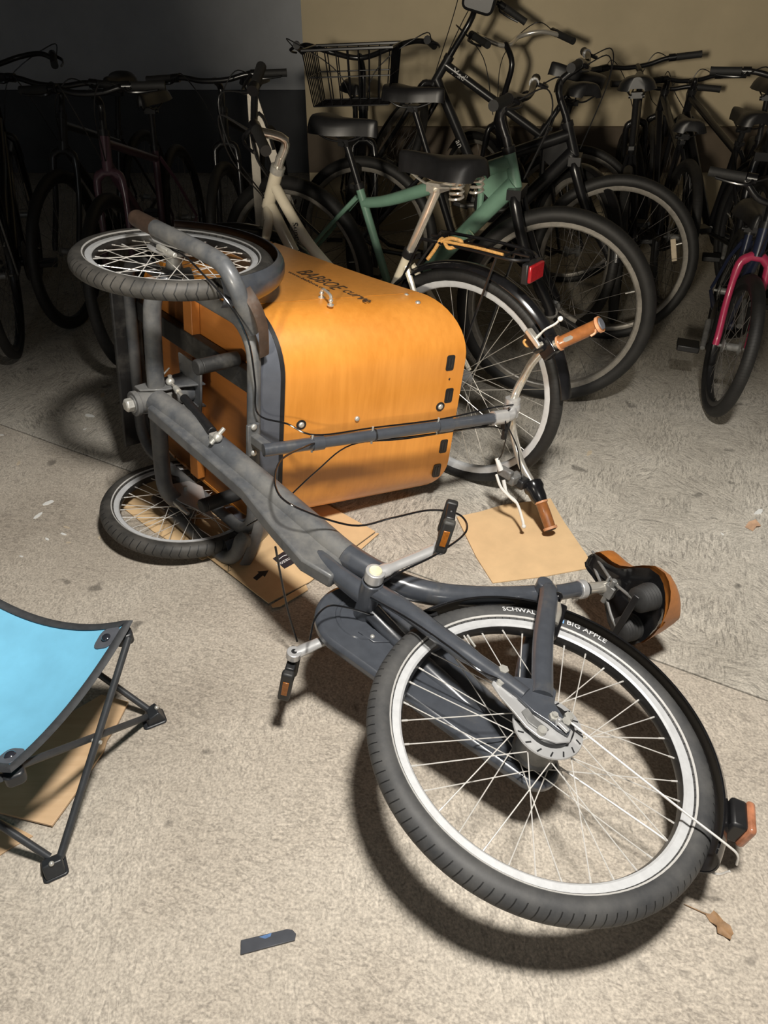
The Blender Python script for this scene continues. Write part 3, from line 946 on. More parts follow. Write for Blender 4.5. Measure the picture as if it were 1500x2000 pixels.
# right twist shifter, brake lever
ta, tb = V(-.690, -.198, .768), V(-.742, -.228, .754)
td = (tb - ta).normalized()
tw = cart(MB().tube([ta - td * .005, ta, ta + td * .018, ta + td * .026, ta + td * .05, tb + td * .004], [.020, .030, .031, .026, .024, .0195], 20), 'twist_shifter', 'black_gloss')
MB().box(ta + V(.018, .004, -.028), (.034, .03, .04)).build('shifter_cable_box', 'black', tw, bevel=.006)
cart(MB().box((-.655, -.182, .722), (.03, .03, .05)).box((-.635, -.165, .700), (.05, .028, .022)), 'brake_lever_mount', 'dull_steel', bevel=.005)
cart(MB().tube(smooth_path([(-.640, -.185, .690), (-.665, -.215, .685), (-.70, -.235, .695), (-.735, -.272, .690), (-.748, -.285, .684)], 5), [.0065] * 4 + [.0048] * 17, 10, flat=.7).ball((-.75, -.286, .683), .0068).tube(smooth_path([(-.615, -.178, .685), (-.65, -.20, .672), (-.682, -.222, .684), (-.70, -.235, .695)], 4), .0042, 8), 'brake_lever', 'flake')
cart(MB().cyl((-.60, -.13, .69), (-.625, -.16, .69), .006, .009, 10), 'cable_adjuster', 'flake')

# ---- rear frame
bp_ = smooth_path([(1.275, 0, -.085), (1.10, 0, -.058), (.864, 0, -.036), (.70, 0, -.022), (.585, 0, -.012), (.50, 0, .012), (.43, 0, .045), (.37, 0, .10), (.313, 0, .185), (.265, 0, .275), (.238, 0, .335)], 6)
rr_ = []
for p in bp_:
    rr_.append(.033 if p.x > .62 else .033 - (.62 - p.x) / .38 * .0105)
kk = [i for i, p in enumerate(bp_) if p.x < .57][0]
rear(MB().tube(bp_[:kk + 1], rr_[:kk + 1], 18), 'main_tube', 'paint_dusty')
rear(MB().tube(bp_[kk:], rr_[kk:], 18), 'seat_tube', 'paint')
rear(MB().tube(smooth_path([(.25, 0, .31), (.238, 0, .336), (.225, 0, .37), (.214, 0, .405)], 4), .0185, 16), 'seat_sleeve', 'paint')
# folded cable tray plate along the underside of the main tube
fpoly = [(1.27, -.075), (1.10, -.066), (.864, -.044), (.70, -.030), (.575, -.03), (.535, -.045), (.525, -.088), (.60, -.112), (.72, -.106), (.864, -.092), (1.10, -.112), (1.25, -.125)]
rear(MB().prism(fpoly, -.024, .012, lambda a, b2, d: (a, d, b2)), 'cable_tray', 'paint_dusty', bevel=.006)
rear(MB().tube(smooth_path([(1.22, .022, -.078), (1.05, .024, -.054), (.864, .022, -.044), (.70, .021, -.034), (.62, .02, -.035)], 5), .004, 8), 'weld_bead', 'paint_dusty')
rear(MB().tube(smooth_path([(.60, -.004, -.062), (.54, 0, -.062), (.49, 0, -.055), (.445, 0, -.045)], 5), [.018, .026], 14).ball((.60, -.004, -.062), .018), 'lower_tube', 'paint')
bbx, bbz = .445, -.050
bb = rear(MB().cyl((bbx, -.052, bbz), (bbx, .052, bbz), .0235, n=22), 'bottom_bracket', 'paint', bevel=.002)
MB().cyl((bbx, .051, bbz), (bbx, .062, bbz), .017, n=18).build('bearing_cup', 'dull_steel', bb)
for s in (1, -1):
    cs = smooth_path([(.43, s * .030, bbz + .006), (.36, s * .043, -.036), (.25, s * .052, -.026), (.13, s * .062, -.010), (.065, s * .066, -.002)], 5)
    rear(MB().tube(cs, [.0215] * 5 + [.0205] * 8 + [.017] * 8, 14, up=(0, 1, 0), flat=.8), 'chain_stay', 'paint')
    ss = [(.255, s * .020, .315), (.225, s * .040, .285), (.14, s * .058, .15), (.045, s * .068, .025)]
    rear(MB().tube(smooth_path(ss, 5), .0215, 12, up=(0, 1, 0), flat=.62), 'seat_stay', 'paint')
    dp = [(.085, -.020), (.105, .01), (.06, .062), (.035, .055), (.02, .03), (-.005, .022), (-.035, .010), (-.04, -.004), (-.02, -.010), (.0, -.012), (.03, -.02)]
    rear(MB().prism(dp, s * .064, s * .071, lambda a, b2, d: (a, d, b2)), 'dropout', 'paint', bevel=.0015)
rear(MB().cyl((.25, -.045, .30), (.25, .045, .30), .0185, n=14), 'stay_bridge', 'paint', bevel=.003)
# seat clamp, post
rear(MB().cyl((.212, 0, .402), (.206, 0, .418), .0225, n=20).box((.222, -.022, .412), (.02, .028, .02)).cyl((.232, -.03, .412), (.205, -.03, .412), .005, n=8), 'seat_clamp', 'alu', bevel=.002)
rear(MB().cyl((.206, 0, .415), (.204, 0, .424), .020, .017, n=20), 'clamp_seal', 'black')
rear(MB().cyl((.208, 0, .412), (.170, 0, .502), .0138, n=20), 'seat_post', 'chrome')
# rear wheel
rw = wheel(trike, MR, 0.33, 0.0255, 'rear_wheel', 'tyre', ns=36, stripe=120, hub_w=.034, fl=(.044, .048), hub_r=.040, spin=.04, seg=96, rim_h=.020, hubmat='dull_steel', cross=.95)
def ring_text(body, size, a0, r, h):
    def f(x, y, d):
        th = rad(a0) + x / r
        q = r + y * .95
        hh = math.sqrt(max(1e-6, .0255 ** 2 - (q - .3045) ** 2)) + .0007
        return (q * cos(th), hh + d, q * sin(th))
    return f
text_part('lettering', 'SCHWALBE', .018, ring_text('', .018, 33, .3005, .0262), 'white_ink', rw, extrude=.0003)
text_part('lettering', 'BIG APPLE', .020, ring_text('', .020, 60, .3005, .0262), 'white_ink', rw, extrude=.0003)
bl = MB()
vs, fs = [], []
for i in range(9):
    th = rad(50.5 + 8.5 * i / 8)
    for r, h in ((.2985, .0260), (.3085, .0262)):
        vs.append((r * cos(th), h, r * sin(th)))
for i in range(8):
    fs.append((2 * i, 2 * i + 1, 2 * i + 3, 2 * i + 2))
bl.add(vs, fs)
bl.build('size_label', 'blue_print', rw)
# roller brake on the hub's left side
rb = rear(MB().lathe([(.03, .036), (.064, .038), (.067, .042), (.066, .045), (.045, .046)], (0, 0, 0), (0, 1, 0), 48), 'brake_disc', 'alu')
for k in range(16):
    a = 2 * pi * k / 16
    R3 = Matrix.Rotation(-a - .5, 3, 'Y')
    MB().box((.0585 * cos(a), .0452, .0585 * sin(a)), (.011, .0022, .0028), R3).build('cooling_slot', 'black', rb)
MB().lathe([(.046, .045), (.046, .056), (.043, .058), (.02, .058)], (0, 0, 0), (0, 1, 0), 32).build('brake_drum', 'black', rb)
ap = [(-.035, -.028), (-.048, -.005), (-.038, .018), (-.01, .02), (.03, -.002), (.085, -.006), (.118, -.002), (.128, -.018), (.120, -.034), (.09, -.042), (.05, -.046), (.02, -.050), (-.01, -.046)]
MB().prism(ap, .058, .0625, lambda a, b2, d: (a, d, b2)).build('reaction_arm', 'alu', rb, bevel=.0012)
MB().prism([(.045, -.035), (.022, -.042), (-.008, -.036), (-.010, -.020), (.02, -.024), (.045, -.018)], .0625, .066, lambda a, b2, d: (a, d, b2)).build('arm_rib', 'dull_steel', rb, bevel=.001)
MB().cyl((.112, .05, -.018), (.112, .072, -.018), .009, n=12).cyl((.125, .058, .0), (.125, .078, .0), .010, n=6).build('arm_bolt', 'steel', rb)
MB().cyl((-.004, .058, -.036), (-.004, .072, -.036), .0085, n=14).cyl((-.02, .066, .012), (-.02, .078, .012), .009, n=6).build('adjuster', 'steel', rb)
MB().cyl((0, -.095, 0), (0, .085, 0), .0052, n=12).cyl((0, .070, 0), (0, .079, 0), .0095, n=6).build('axle', 'steel', rb)
MB().box((-.022, .078, -.004), (.028, .006, .008)).cyl((-.012, .07, -.004), (-.012, .088, -.004), .0042, n=8).build('tension_plate', 'alu', rb, bevel=.001)
# crank, pedals, chain case
def pedal(c, s):
    c = Vector(c)
    Q = Matrix.Rotation(rad(-50), 3, 'Y')
    p = rear(MB().cyl(c, c + V(0, s * .10, 0), .0055, n=10).box(c + V(0, s * .018, 0), (.05, .014, .020), Q).box(c + V(0, s * .092, 0), (.05, .012, .020), Q), 'pedal', 'black', bevel=.003)
    for q in (1, -1):
        MB().box(c + Q @ V(q * .033, s * .055, 0), (.018, .086, .026), Q).build('tread_block', 'black_dusty', p, bevel=.005)
        MB().box(c + Q @ V(q * .0425, s * .055, 0), (.003, .042, .013), Q).build('reflector', 'amber', p, bevel=.001)
    return p
ca, cb = V(bbx, .072, bbz), V(.425, .088, bbz + .165)
crk = rear(MB().tube(smooth_path([ca, ca + (cb - ca) * .25, ca + (cb - ca) * .7, cb], 4), [.0165] * 4 + [.0125] * 5 + [.0135] * 4, 14, up=(0, 1, 0), flat=.72).cyl(ca - V(0, .014, 0), ca + V(0, .011, 0), .021, n=22).cyl(cb - V(0, .009, 0), cb + V(0, .009, 0), .0145, n=16), 'crank', 'alu', bevel=.0015)
MB().cyl(ca + V(0, .010, 0), ca + V(0, .0135, 0), .0145, .013, 20).build('crank_cap', simple('cream_cap', (.62, .60, .42), .5), crk)
pedal(cb + V(0, .008, 0), 1)
ca, cb = V(bbx, -.080, bbz), V(.462, -.092, bbz - .168)
crk = rear(MB().tube(smooth_path([ca, ca + (cb - ca) * .25, ca + (cb - ca) * .7, cb], 4), [.0165] * 4 + [.0125] * 5 + [.0135] * 4, 14, up=(0, 1, 0), flat=.72).cyl(cb - V(0, .009, 0), cb + V(0, .009, 0), .0155, n=16), 'crank', 'alu', bevel=.0015)
MB().cyl(cb + V(0, .0085, 0), cb + V(0, .0096, 0), .0062, n=12).build('pedal_socket', 'black', crk)
pedal(cb - V(0, .008, 0), -1)
cx0, cz0, r0, cx1, cz1, r1 = .437, -.058, .104, -.012, -.006, .052
case = []
for k in range(25):
    a = rad(-97 + 194 * k / 24)
    case.append((cx0 + r0 * cos(a), cz0 + r0 * sin(a)))
for k in range(17):
    a = rad(97 + 166 * k / 16)
    case.append((cx1 + r1 * cos(a), cz1 + r1 * sin(a)))
cc_ = rear(MB().prism(case, -.076, -.048, lambda a, b2, d: (a, d, b2)), 'chain_case', 'paint', bevel=.009)
MB().lathe([(.062, -.0482), (.060, -.0455), (.052, -.0455), (.05, -.0482)], (cx0, 0, cz0), (0, 1, 0), 40, closed=True).build('case_rim', 'paint', cc_)
MB().prism([(.372, -.085), (.412, -.095), (.400, -.060), (.355, -.055)], -.048, -.045, lambda a, b2, d: (a, d, b2)).build('access_flap', 'paint', cc_, bevel=.001)
dome((.385, -.045, -.078), (0, 1, 0), .005, parent=cc_)
MB().prism([(cx1 + .04 * cos(rad(a)), cz1 + .04 * sin(rad(a))) for a in range(0, 360, 15)], -.047, -.045, lambda a, b2, d: (a, d, b2)).build('case_tail', 'black_dusty', cc_)
# rear fender, tail lamp, stays, frame lock
rf = fender(trike, MR, 0.352, 3, 169, 0.033, 'black_gloss', 'rear_fender', 'black', 60, 0.016)
a = rad(150)
tl = V(.352 * cos(a), 0, .352 * sin(a))
tx = V(cos(a), 0, sin(a))
tz = V(-sin(a), 0, cos(a))
TR = Matrix((tx, V(0, 1, 0), tz)).transposed()
lm = rear(MB().box(tl + tx * .014, (.030, .050, .060), TR), 'tail_lamp', 'black', bevel=.006)
MB().box(tl + tx * .035, (.016, .056, .066), TR).build('lamp_lens', 'lens', lm, bevel=.006)
for s in (1, -1):
    rear(MB().tube(smooth_path([(-.02, s * .062, .028), (-.04, s * .060, .034), (-.235, s * .046, .070), (-.325, s * .042, .086), (-.352, s * .036, .092), (-.362, s * .012, .096)], 5), .0022, 8), 'fender_stay', 'spoke')
rear(MB().cyl((-.015, .055, .028), (-.015, .076, .028), .009, n=6), 'stay_bolt', 'steel')
lk = rear(MB().box((.165, .036, .235), (.028, .022, .10), Matrix.Rotation(rad(25), 3, 'Y')).cyl((.205, .02, .29), (.205, .052, .29), .010, n=14), 'frame_lock', 'black_gloss', bevel=.005)
MB().tube(smooth_path([(.19, .045, .27), (.17, .05, .245), (.155, .048, .215)], 4), .0065, 10).build('lock_lever', 'chrome', lk)
rear(MB().box((.34, 0, .02), (.05, .03, .012), Matrix.Rotation(rad(60), 3, 'Y')), 'fender_bracket', 'black', bevel=.002)
# saddle
def saddle_shell(stations, crown, depth, f, top=True):
    """stations: (x, half width, z offset); makes a closed shell with a rounded top"""
    K = 14
    vs, fs = [], []
    for (x, hw, dz) in stations:
        for k in range(K + 1):
            t = -1 + 2 * k / K
            y = hw * t
            z = dz + crown * (1 - abs(t) ** 2.4) - depth * abs(t) ** 6
            vs.append(f(x, y, z))
        for k in range(K, -1, -1):
            t = -1 + 2 * k / K
            vs.append(f(x, hw * t * .94, dz - depth * (0.72 + .28 * abs(t) ** 6) + crown * .10))
    n_ = 2 * (K + 1)
    for i in range(len(stations) - 1):
        for k in range(n_):
            k2 = (k + 1) % n_
            fs.append((i * n_ + k, i * n_ + k2, (i + 1) * n_ + k2, (i + 1) * n_ + k))
    fs.append(tuple(range(n_)))
    fs.append(tuple((len(stations) - 1) * n_ + k for k in range(n_ - 1, -1, -1)))
    return MB().add(vs, fs)
ST0 = [(-.05 - .085 * cos(rad(a)), .119 * sin(rad(a)) ** .85, .006) for a in (4, 12, 22, 34, 48, 64, 80)] + [(-.03, .114, .004), (0.0, .094, 0), (.03, .066, -.001), (.06, .046, 0), (.09, .036, .001), (.12, .032, .002), (.142, .029, .001), (.152, .022, -.002), (.157, .010, -.006)]
ST = [(x * .80, hw * .98, dz) for x, hw, dz in ST0]
so, stilt = V(.134, 0, .536), rad(-12)
def sf(x, y, z):
    return so + V(x * cos(stilt) + z * sin(stilt), y, -x * sin(stilt) + z * cos(stilt))
sd_ = rear(saddle_shell(ST, .030, .034, sf), 'saddle', 'leather_seat', sharp=60)
saddle_shell([(x * .99, hw * .975, dz - .038) for x, hw, dz in ST], .006, .012, sf).build('saddle_pan', 'black_gloss', sd_, sharp=60)
for s in (1, -1):
    c = sf(-.058, s * .052, -.052)
    ax = (sf(0, 0, 1) - sf(0, 0, 0)).normalized()
    prof = []
    for k in range(13):
        prof.append((.026 + (.0035 if k % 2 else 0) + .004 * k / 12, -.034 + .05 * k / 12))
    MB().lathe([(.010, -.038)] + prof + [(.012, .020)], c, ax, 24).build('rubber_spring', 'rubber', sd_)
    MB().tube(smooth_path([sf(-.055, s * .050, -.088), sf(-.02, s * .040, -.082), sf(.03, s * .022, -.066), sf(.09, s * .014, -.045), sf(.135, s * .010, -.030)], 5), .0036, 8).build('saddle_rail', 'dull_steel', sd_)
MB().box(sf(.02, 0, -.072), (.026, .034, .018)).cyl(sf(.02, -.036, -.074), sf(.02, .036, -.074), .007, n=12).cyl(sf(.038, -.03, -.07), sf(.038, .03, -.07), .004, n=8).build('rail_clamp', 'dull_steel', sd_, bevel=.004)
MB().box(sf(-.055, 0, -.090), (.016, .13, .006)).build('spring_bridge', 'black', sd_, bevel=.002)

# ---- cables of the tricycle (modelled where they hang)
def wcable(pts, name='cable', r=.0025, mat='black_gloss', sub=7):
    return MB().tube(smooth_path(pts, sub), r, 8).build(name, mat, trike, TB)
def cp(u, v_, w):
    return CC + CU * u + CV * v_ + CW * w
def rp(u, v_, w):
    return RC + RU * u + RN * v_ + RW * w
wcable([cp(-.08, .415, -.042), cp(-.14, .415, -.045), cp(-.22, .40, -.05), cp(-.30, .35, -.03), cp(-.33, .27, .0), cp(-.33, .16, .02), cp(-.33, .07, .03), cp(-.37, .045, .09), cp(-.425, .024, .14), cp(-.47, .021, .30), cp(-.53, .02, .50), cp(-.57, .03, .66), cp(-.59, .03, .73)], 'brake_cable', .0024)
wcable([cp(-.59, -.02, .74), cp(-.575, -.022, .66), cp(-.52, -.022, .46), cp(-.46, -.018, .27), cp(-.43, .0, .16), cp(-.47, .03, .06), cp(-.52, .05, -.04), cp(-.60, .05, -.11), cp(-.68, .045, -.12), rp(.60, .055, .02), rp(.56, .075, .10), rp(.53, .085, .19), rp(.47, .105, .22), rp(.415, .115, .18), rp(.40, .11, .08), rp(.415, .085, 0), rp(.43, .055, -.04)], 'brake_cable', .0024)
wcable([cp(-.585, -.05, .72), cp(-.57, -.026, .64), cp(-.50, -.027, .40), cp(-.455, -.02, .24), cp(-.46, -.06, .12), cp(-.44, -.14, .02), cp(-.40, -.20, -.05)], 'shift_cable', .002)
wcable([(-.235, 1.318, .365), (-.232, 1.335, .26), (-.225, 1.345, .15), (-.210, 1.340, .06)], 'loose_cable', .0026)
wcable([rp(.415, -.020, -.055), rp(.455, -.005, -.105), rp(.465, .01, -.145), rp(.455, .005, -.185), rp(.438, -.03, -.205)], 'loose_cable', .002)
wcable([rp(.42, .040, -.075), rp(.32, .062, -.062), rp(.22, .075, -.052), rp(.15, .078, -.045), rp(.115, .07, -.02)], 'brake_cable', .002)
wcable([cp(-.59, .02, .72), cp(-.60, .01, .69), cp(-.62, -.05, .685), cp(-.615, -.11, .69), cp(-.605, -.135, .69)], 'brake_cable', .002)
wcable([cp(-.585, .02, .72), cp(-.60, -.01, .70), cp(-.64, -.08, .72), cp(-.66, -.14, .73), cp(-.672, -.185, .738)], 'shift_cable', .002)
# rubber stopper boot that bundles the cables under the stem
cart(MB().box((-.592, -.028, .712), (.022, .03, .018)).box((-.600, -.055, .704), (.014, .03, .014)), 'cable_clamp', 'black', bevel=.003)

# ------------------------------------------------------------------ folding stool
A_, B_ = V(-.52, 1.152, 0), V(-.62, .80, 0)
D_, E_ = A_ + V(-.352, .10, 0), B_ + V(-.352, .10, 0)
C4 = [A_, B_, E_, D_]
cen = (A_ + B_ + D_ + E_) / 4
stool = thing('folding_stool', 'light blue canvas folding camp stool with charcoal rods, at the left edge', 'stool', cen)
TS = Matrix.Translation(-cen)
HS = 0.30
N_ = 22
def seat_pt(s, t, dz=0.0):
    p = A_ * (1 - s) * (1 - t) + B_ * s * (1 - t) + E_ * s * t + D_ * (1 - s) * t
    es, et = 4 * s * (1 - s), 4 * t * (1 - t)
    # edges pull inwards between the corners and the cloth sags
    ds = -(0.030 * (2 * s - 1)) * et
    dt = -(0.030 * (2 * t - 1)) * es
    p = p + (B_ - A_) * ds + (D_ - A_) * dt
    z = HS - .040 * es * (1 - .55 * et) - .040 * et * (1 - .55 * es) - .045 * es * et
    return V(p.x, p.y, z + dz)
vs, fs = [], []
for lay in (0, 1):
    for i in range(N_ + 1):
        for j in range(N_ + 1):
            vs.append(seat_pt(i / N_, j / N_, -.0015 * lay))
q = (N_ + 1) ** 2
for i in range(N_):
    for j in range(N_):
        a = i * (N_ + 1) + j
        fs.append((a, a + 1, a + N_ + 2, a + N_ + 1))
        fs.append((q + a, q + a + N_ + 1, q + a + N_ + 2, q + a + 1))
MB().add(vs, fs).build('seat', 'blue', stool, TS)
rim_pts = [seat_pt(i / N_, 0) for i in range(N_)] + [seat_pt(1, i / N_) for i in range(N_)] + [seat_pt(1 - i / N_, 1) for i in range(N_)] + [seat_pt(0, 1 - i / N_) for i in range(N_)]
MB().tube(rim_pts, .0095, 8, closed=True, up=(0, 0, 1), flat=.34).build('binding', 'binding', stool, TS)
for i, P in enumerate(C4):
    inw = (cen - P)
    inw.z = 0
    inw.normalize()
    sd2 = V(-inw.y, inw.x, 0)
    top = V(P.x, P.y, HS)
    def corner(a, b2, i=i):
        # a, b2 in 0..1 along the two edges that leave this corner
        return ((a, b2), (1 - b2, a), (1 - a, 1 - b2), (b2, 1 - a))[i]
    def fpad(x, y, d):
        sq = corner(.085 + x, .085 + y)
        p = seat_pt(sq[0], sq[1])
        return V(p.x, p.y, p.z + d)
    pd = MB().prism(rrect(.125, .125, .04), .0008, .0035, fpad).build('corner_pad', 'pad', stool, TS, bevel=.0008)
    MB().ball(fpad(0, 0, .004), .0105, 1, 1, .6, 16, 8).build('button', 'button', pd)
    MB().prism(rrect(.036, .034, .010), -.046, -.020, lambda a, b2, d: top + inw * (a + .016) + sd2 * b2 + V(0, 0, d)).build('corner_socket', 'stool_plastic', stool, TS, bevel=.004)
    ft = V(P.x, P.y, 0)
    fo = MB().prism(rrect(.052, .046, .008), 0.0, .006, lambda a, b2, d: ft + inw * a + sd2 * b2 + V(0, 0, d)).prism([(-.024, .005), (.018, .005), (.010, .026), (-.012, .034)], -.018, .018, lambda a, z, d: ft + inw * a + sd2 * d + V(0, 0, z)).build('foot', 'stool_plastic', stool, TS, bevel=.003)
    MB().ball(ft - inw * .012 + V(0, 0, .034), .005).build('rivet', 'steel', fo)
    for k in (1, 3):
        Q = C4[(i + k) % 4]
        d = (Q - P).normalized()
        off = d.cross(V(0, 0, 1)) * (.008 if k == 1 else .008)
        p0 = ft + d * .012 + off + V(0, 0, .020)
        p1 = V(Q.x, Q.y, HS - .022) - d * .020 + off
        MB().cyl(p0, p1, .0072, n=12).build('leg', 'stool_rod', stool, TS)
for i in range(4):
    P, Q = C4[i], C4[(i + 1) % 4]
    m_ = (P + Q) / 2
    d = (Q - P).normalized().cross(V(0, 0, 1))
    MB().cyl(V(m_.x, m_.y, .150) - d * .018, V(m_.x, m_.y, .150) + d * .018, .0042, n=10).build('pivot_rivet', 'steel', stool, TS)

# ------------------------------------------------------------------ cardboard and litter on the floor
def sheet(name, pts, z, th, mat, label, cat, lift=None, group=None, edge='card_edge'):
    pts = [Vector((x, y)) for x, y in pts]
    c = sum(pts, Vector((0, 0))) / len(pts)
    root = thing(name, label, cat, (c.x, c.y, z), group)
    f = lambda x, y, d: (x - c.x, y - c.y, d + (lift(x, y) if lift else 0))
    MB().prism(pts, .0006, th, f).build('board', mat, root, bevel=.0006)
    k = Vector((0, 0))
    ins = [c + (p - c) * .997 for p in pts]
    MB().prism(ins, 0, .0007, f).build('liner', edge, root)
    return root, c
amz = [(-.51, 1.739), (-.396, 1.625), (-.308, 1.537), (-.205, 1.625), (-.12, 1.74), (-.026, 1.858), (-.178, 1.999), (-.393, 1.916)]
r_, c_ = sheet('cardboard_sheet', amz, .0045, .0045, 'card', 'printed cardboard sheet with arrow and dark tape, under the fallen tricycle', 'cardboard')
lay = lambda x, y, d: (x - c_.x, y - c_.y, d)
MB().prism([(-.295, 1.521), (-.275, 1.525), (-.207, 1.593), (-.214, 1.613), (-.300, 1.531)], 0, .003, lay).build('flap', 'card', r_, bevel=.0005)
MB().prism([(-.11, 1.748), (-.089, 1.740), (-.015, 1.850), (-.024, 1.852)], 0, .003, lay).build('flap', 'card', r_, bevel=.0005)
MB().prism([(-.319, 1.725), (-.293, 1.756), (-.227, 1.807), (-.187, 1.768), (-.242, 1.716), (-.28, 1.679)], .0044, .0048, lay).build('dark_tape', 'tape', r_)
tdx = Vector((-.70, -.714, 0))
tdy = Vector((.714, -.70, 0))
text_part('lettering', 'amazon', .021, lambda x, y, d: (-.262 + tdx.x * x + tdy.x * y - c_.x, 1.742 + tdx.y * x + tdy.y * y - c_.y, .0048 + d), 'white_ink', r_, extrude=.0002, width=.062)
MB().tube(smooth_path([(-.272 - c_.x, 1.744 - c_.y, .0049), (-.288 - c_.x, 1.738 - c_.y, .0049), (-.300 - c_.x, 1.722 - c_.y, .0049)], 4), .0014, 6, flat=.2, up=(0, 0, 1)).build('smile_mark', 'white_ink', r_)
MB().prism([(-.363, 1.639), (-.350, 1.661), (-.355, 1.667), (-.324, 1.672), (-.331, 1.643), (-.337, 1.650), (-.351, 1.628)], .0044, .0049, lay).build('printed_arrow', 'ink', r_)
MB().tube([(-.441 - c_.x, 1.697 - c_.y, .0049), (-.437 - c_.x, 1.667 - c_.y, .0049)], .0009, 5, flat=.3, up=(0, 0, 1)).tube([(-.452 - c_.x, 1.690 - c_.y, .0049), (-.441 - c_.x, 1.697 - c_.y, .0049), (-.429 - c_.x, 1.684 - c_.y, .0049)], .0009, 5, flat=.3, up=(0, 0, 1)).tube([(-.445 - c_.x, 1.671 - c_.y, .0049), (-.437 - c_.x, 1.667 - c_.y, .0049), (-.430 - c_.x, 1.673 - c_.y, .0049)], .0009, 5, flat=.3, up=(0, 0, 1)).build('pen_mark', 'ink', r_)
sheet('cardboard_sheet', [(-.897, 2.063), (-.868, 2.149), (-.725, 2.197), (-.439, 2.013), (-.355, 1.863), (-.49, 1.751), (-.522, 1.727), (-.695, 1.863)], 0.0, .0042, 'card', 'plain cardboard sheet under the lower front wheel of the tricycle', 'cardboard')
def lift2(x, y):
    return 0.012 * max(0, (y - 1.85) / .2) * max(0, 1 - abs(x - .40) / .25)
r2_, c2_ = sheet('cardboard_sheet', [(.225, 1.938), (.30, 1.962), (.372, 1.993), (.45, 2.01), (.532, 2.034), (.551, 1.916), (.591, 1.727), (.588, 1.692), (.443, 1.652), (.3, 1.625), (.266, 1.739)], 0, .0045, 'card', 'tan cardboard sheet under the lower handlebar grip', 'cardboard', lift2)
MB().tube([(.245 - c2_.x, 1.83 - c2_.y, .0048), (.40 - c2_.x, 1.85 - c2_.y, .0048), (.565 - c2_.x, 1.86 - c2_.y, .0048)], .0012, 5, flat=.3, up=(0, 0, 1)).build('crease', 'card_edge', r2_)
sheet('brown_board', [(-.653, .883), (-.769, .912), (-.868, .949), (-.914, 1.05), (-.745, 1.132), (-.656, 1.218), (-.588, 1.197), (-.596, 1.132), (-.606, 1.09), (-.604, 1.063), (-.624, .986), (-.625, .974)], .004, .006, 'card_brown', 'glossy brown cardboard with a torn edge under the blue stool', 'cardboard')
sheet('brown_board', [(-.685, .865), (-.766, .903), (-.868, .926), (-.78, .796), (-.734, .825), (-.718, .840)], 0, .0036, 'card_brown', 'smaller brown cardboard scrap poking out below the larger one, under the stool', 'cardboard')
sc = Vector((-.2, .668))
stp = thing('plastic_strip', 'dark grey plastic strip with a blue scuff lying on the concrete', 'plastic strip', (sc.x, sc.y, 0))
MB().prism([(-.249 - sc.x, .667 - sc.y), (-.171 - sc.x, .686 - sc.y), (-.161 - sc.x, .685 - sc.y), (-.154 - sc.x, .678 - sc.y), (-.155 - sc.x, .667 - sc.y), (-.246 - sc.x, .643 - sc.y)], 0.001, .0045, lambda x, y, d: (x, y, d)).build('strip_body', 'strip', stp, bevel=.0008)
MB().prism([(-.218 - sc.x, .672 - sc.y), (-.197 - sc.x, .679 - sc.y), (-.198 - sc.x, .673 - sc.y), (-.207 - sc.x, .669 - sc.y)], .0043, .0048, lambda x, y, d: (x, y, d)).build('scuff', 'strip_blue', stp)
def leaf(name, pts, mat, label, stem=None):
    c = sum((Vector(p) for p in pts), Vector((0, 0))) / len(pts)
    root = thing(name, label, 'leaf', (c.x, c.y, 0))
    n_ = len(pts)
    vs = [(0, 0, .004)]
    for i, p in enumerate(pts):
        q = Vector(p) - c
        vs.append((q.x, q.y, .002 + .006 * (i % 3) / 2))
    vs2 = [(x, y, z - .0008) for x, y, z in vs]
    fs = []
    for i in range(n_):
        a, b2 = 1 + i, 1 + (i + 1) % n_
        fs += [(0, a, b2), (n_ + 1, n_ + 1 + b2, n_ + 1 + a), (a, n_ + 1 + a, n_ + 1 + b2, b2)]
    MB().add(vs + vs2, fs).build('blade', mat, root, sharp=80)
    if stem:
        MB().tube([(p[0] - c.x, p[1] - c.y, .003) for p in stem], [.0012, .0006], 6).build('stalk', mat, root)
leaf('dry_leaf', [(.574, .716), (.583, .712), (.590, .717), (.597, .715), (.602, .700), (.610, .690), (.613, .679), (.607, .674), (.602, .666), (.594, .675), (.584, .679), (.586, .690), (.579, .700)], 'leaf', 'curled brown dry leaf beside the rear wheel', [(.576, .713), (.542, .731)])
leaf('dry_leaf', [(1.099, 1.889), (1.118, 1.912), (1.143, 1.921), (1.150, 1.905), (1.147, 1.890), (1.130, 1.884), (1.115, 1.868)], 'leaf_pale', 'pale pinkish dry leaf at the right edge of the floor')
flakes = [(.722, 2.332, .05, 'small white paper scrap behind the handlebar cardboard'), (1.173, 1.971, .05, 'white paper scrap at the right edge near the pale leaf'), (1.017, 1.855, .016, None), (-1.127, 2.785, .05, None), (-1.123, 2.611, .05, None), (-1.108, 2.506, .02, None), (-1.259, 2.263, .03, None), (-1.069, 2.022, .045, None), (-1.076, 1.949, .05, None), (-.967, 1.889, .028, None), (-.965, 1.855, .025, None), (-1.005, 1.83, .02, None), (-.935, 1.812, .016, None), (-1.049, 1.746, .014, None), (-1.398, 2.46, .02, None), (-.85, 1.837, .022, None)]
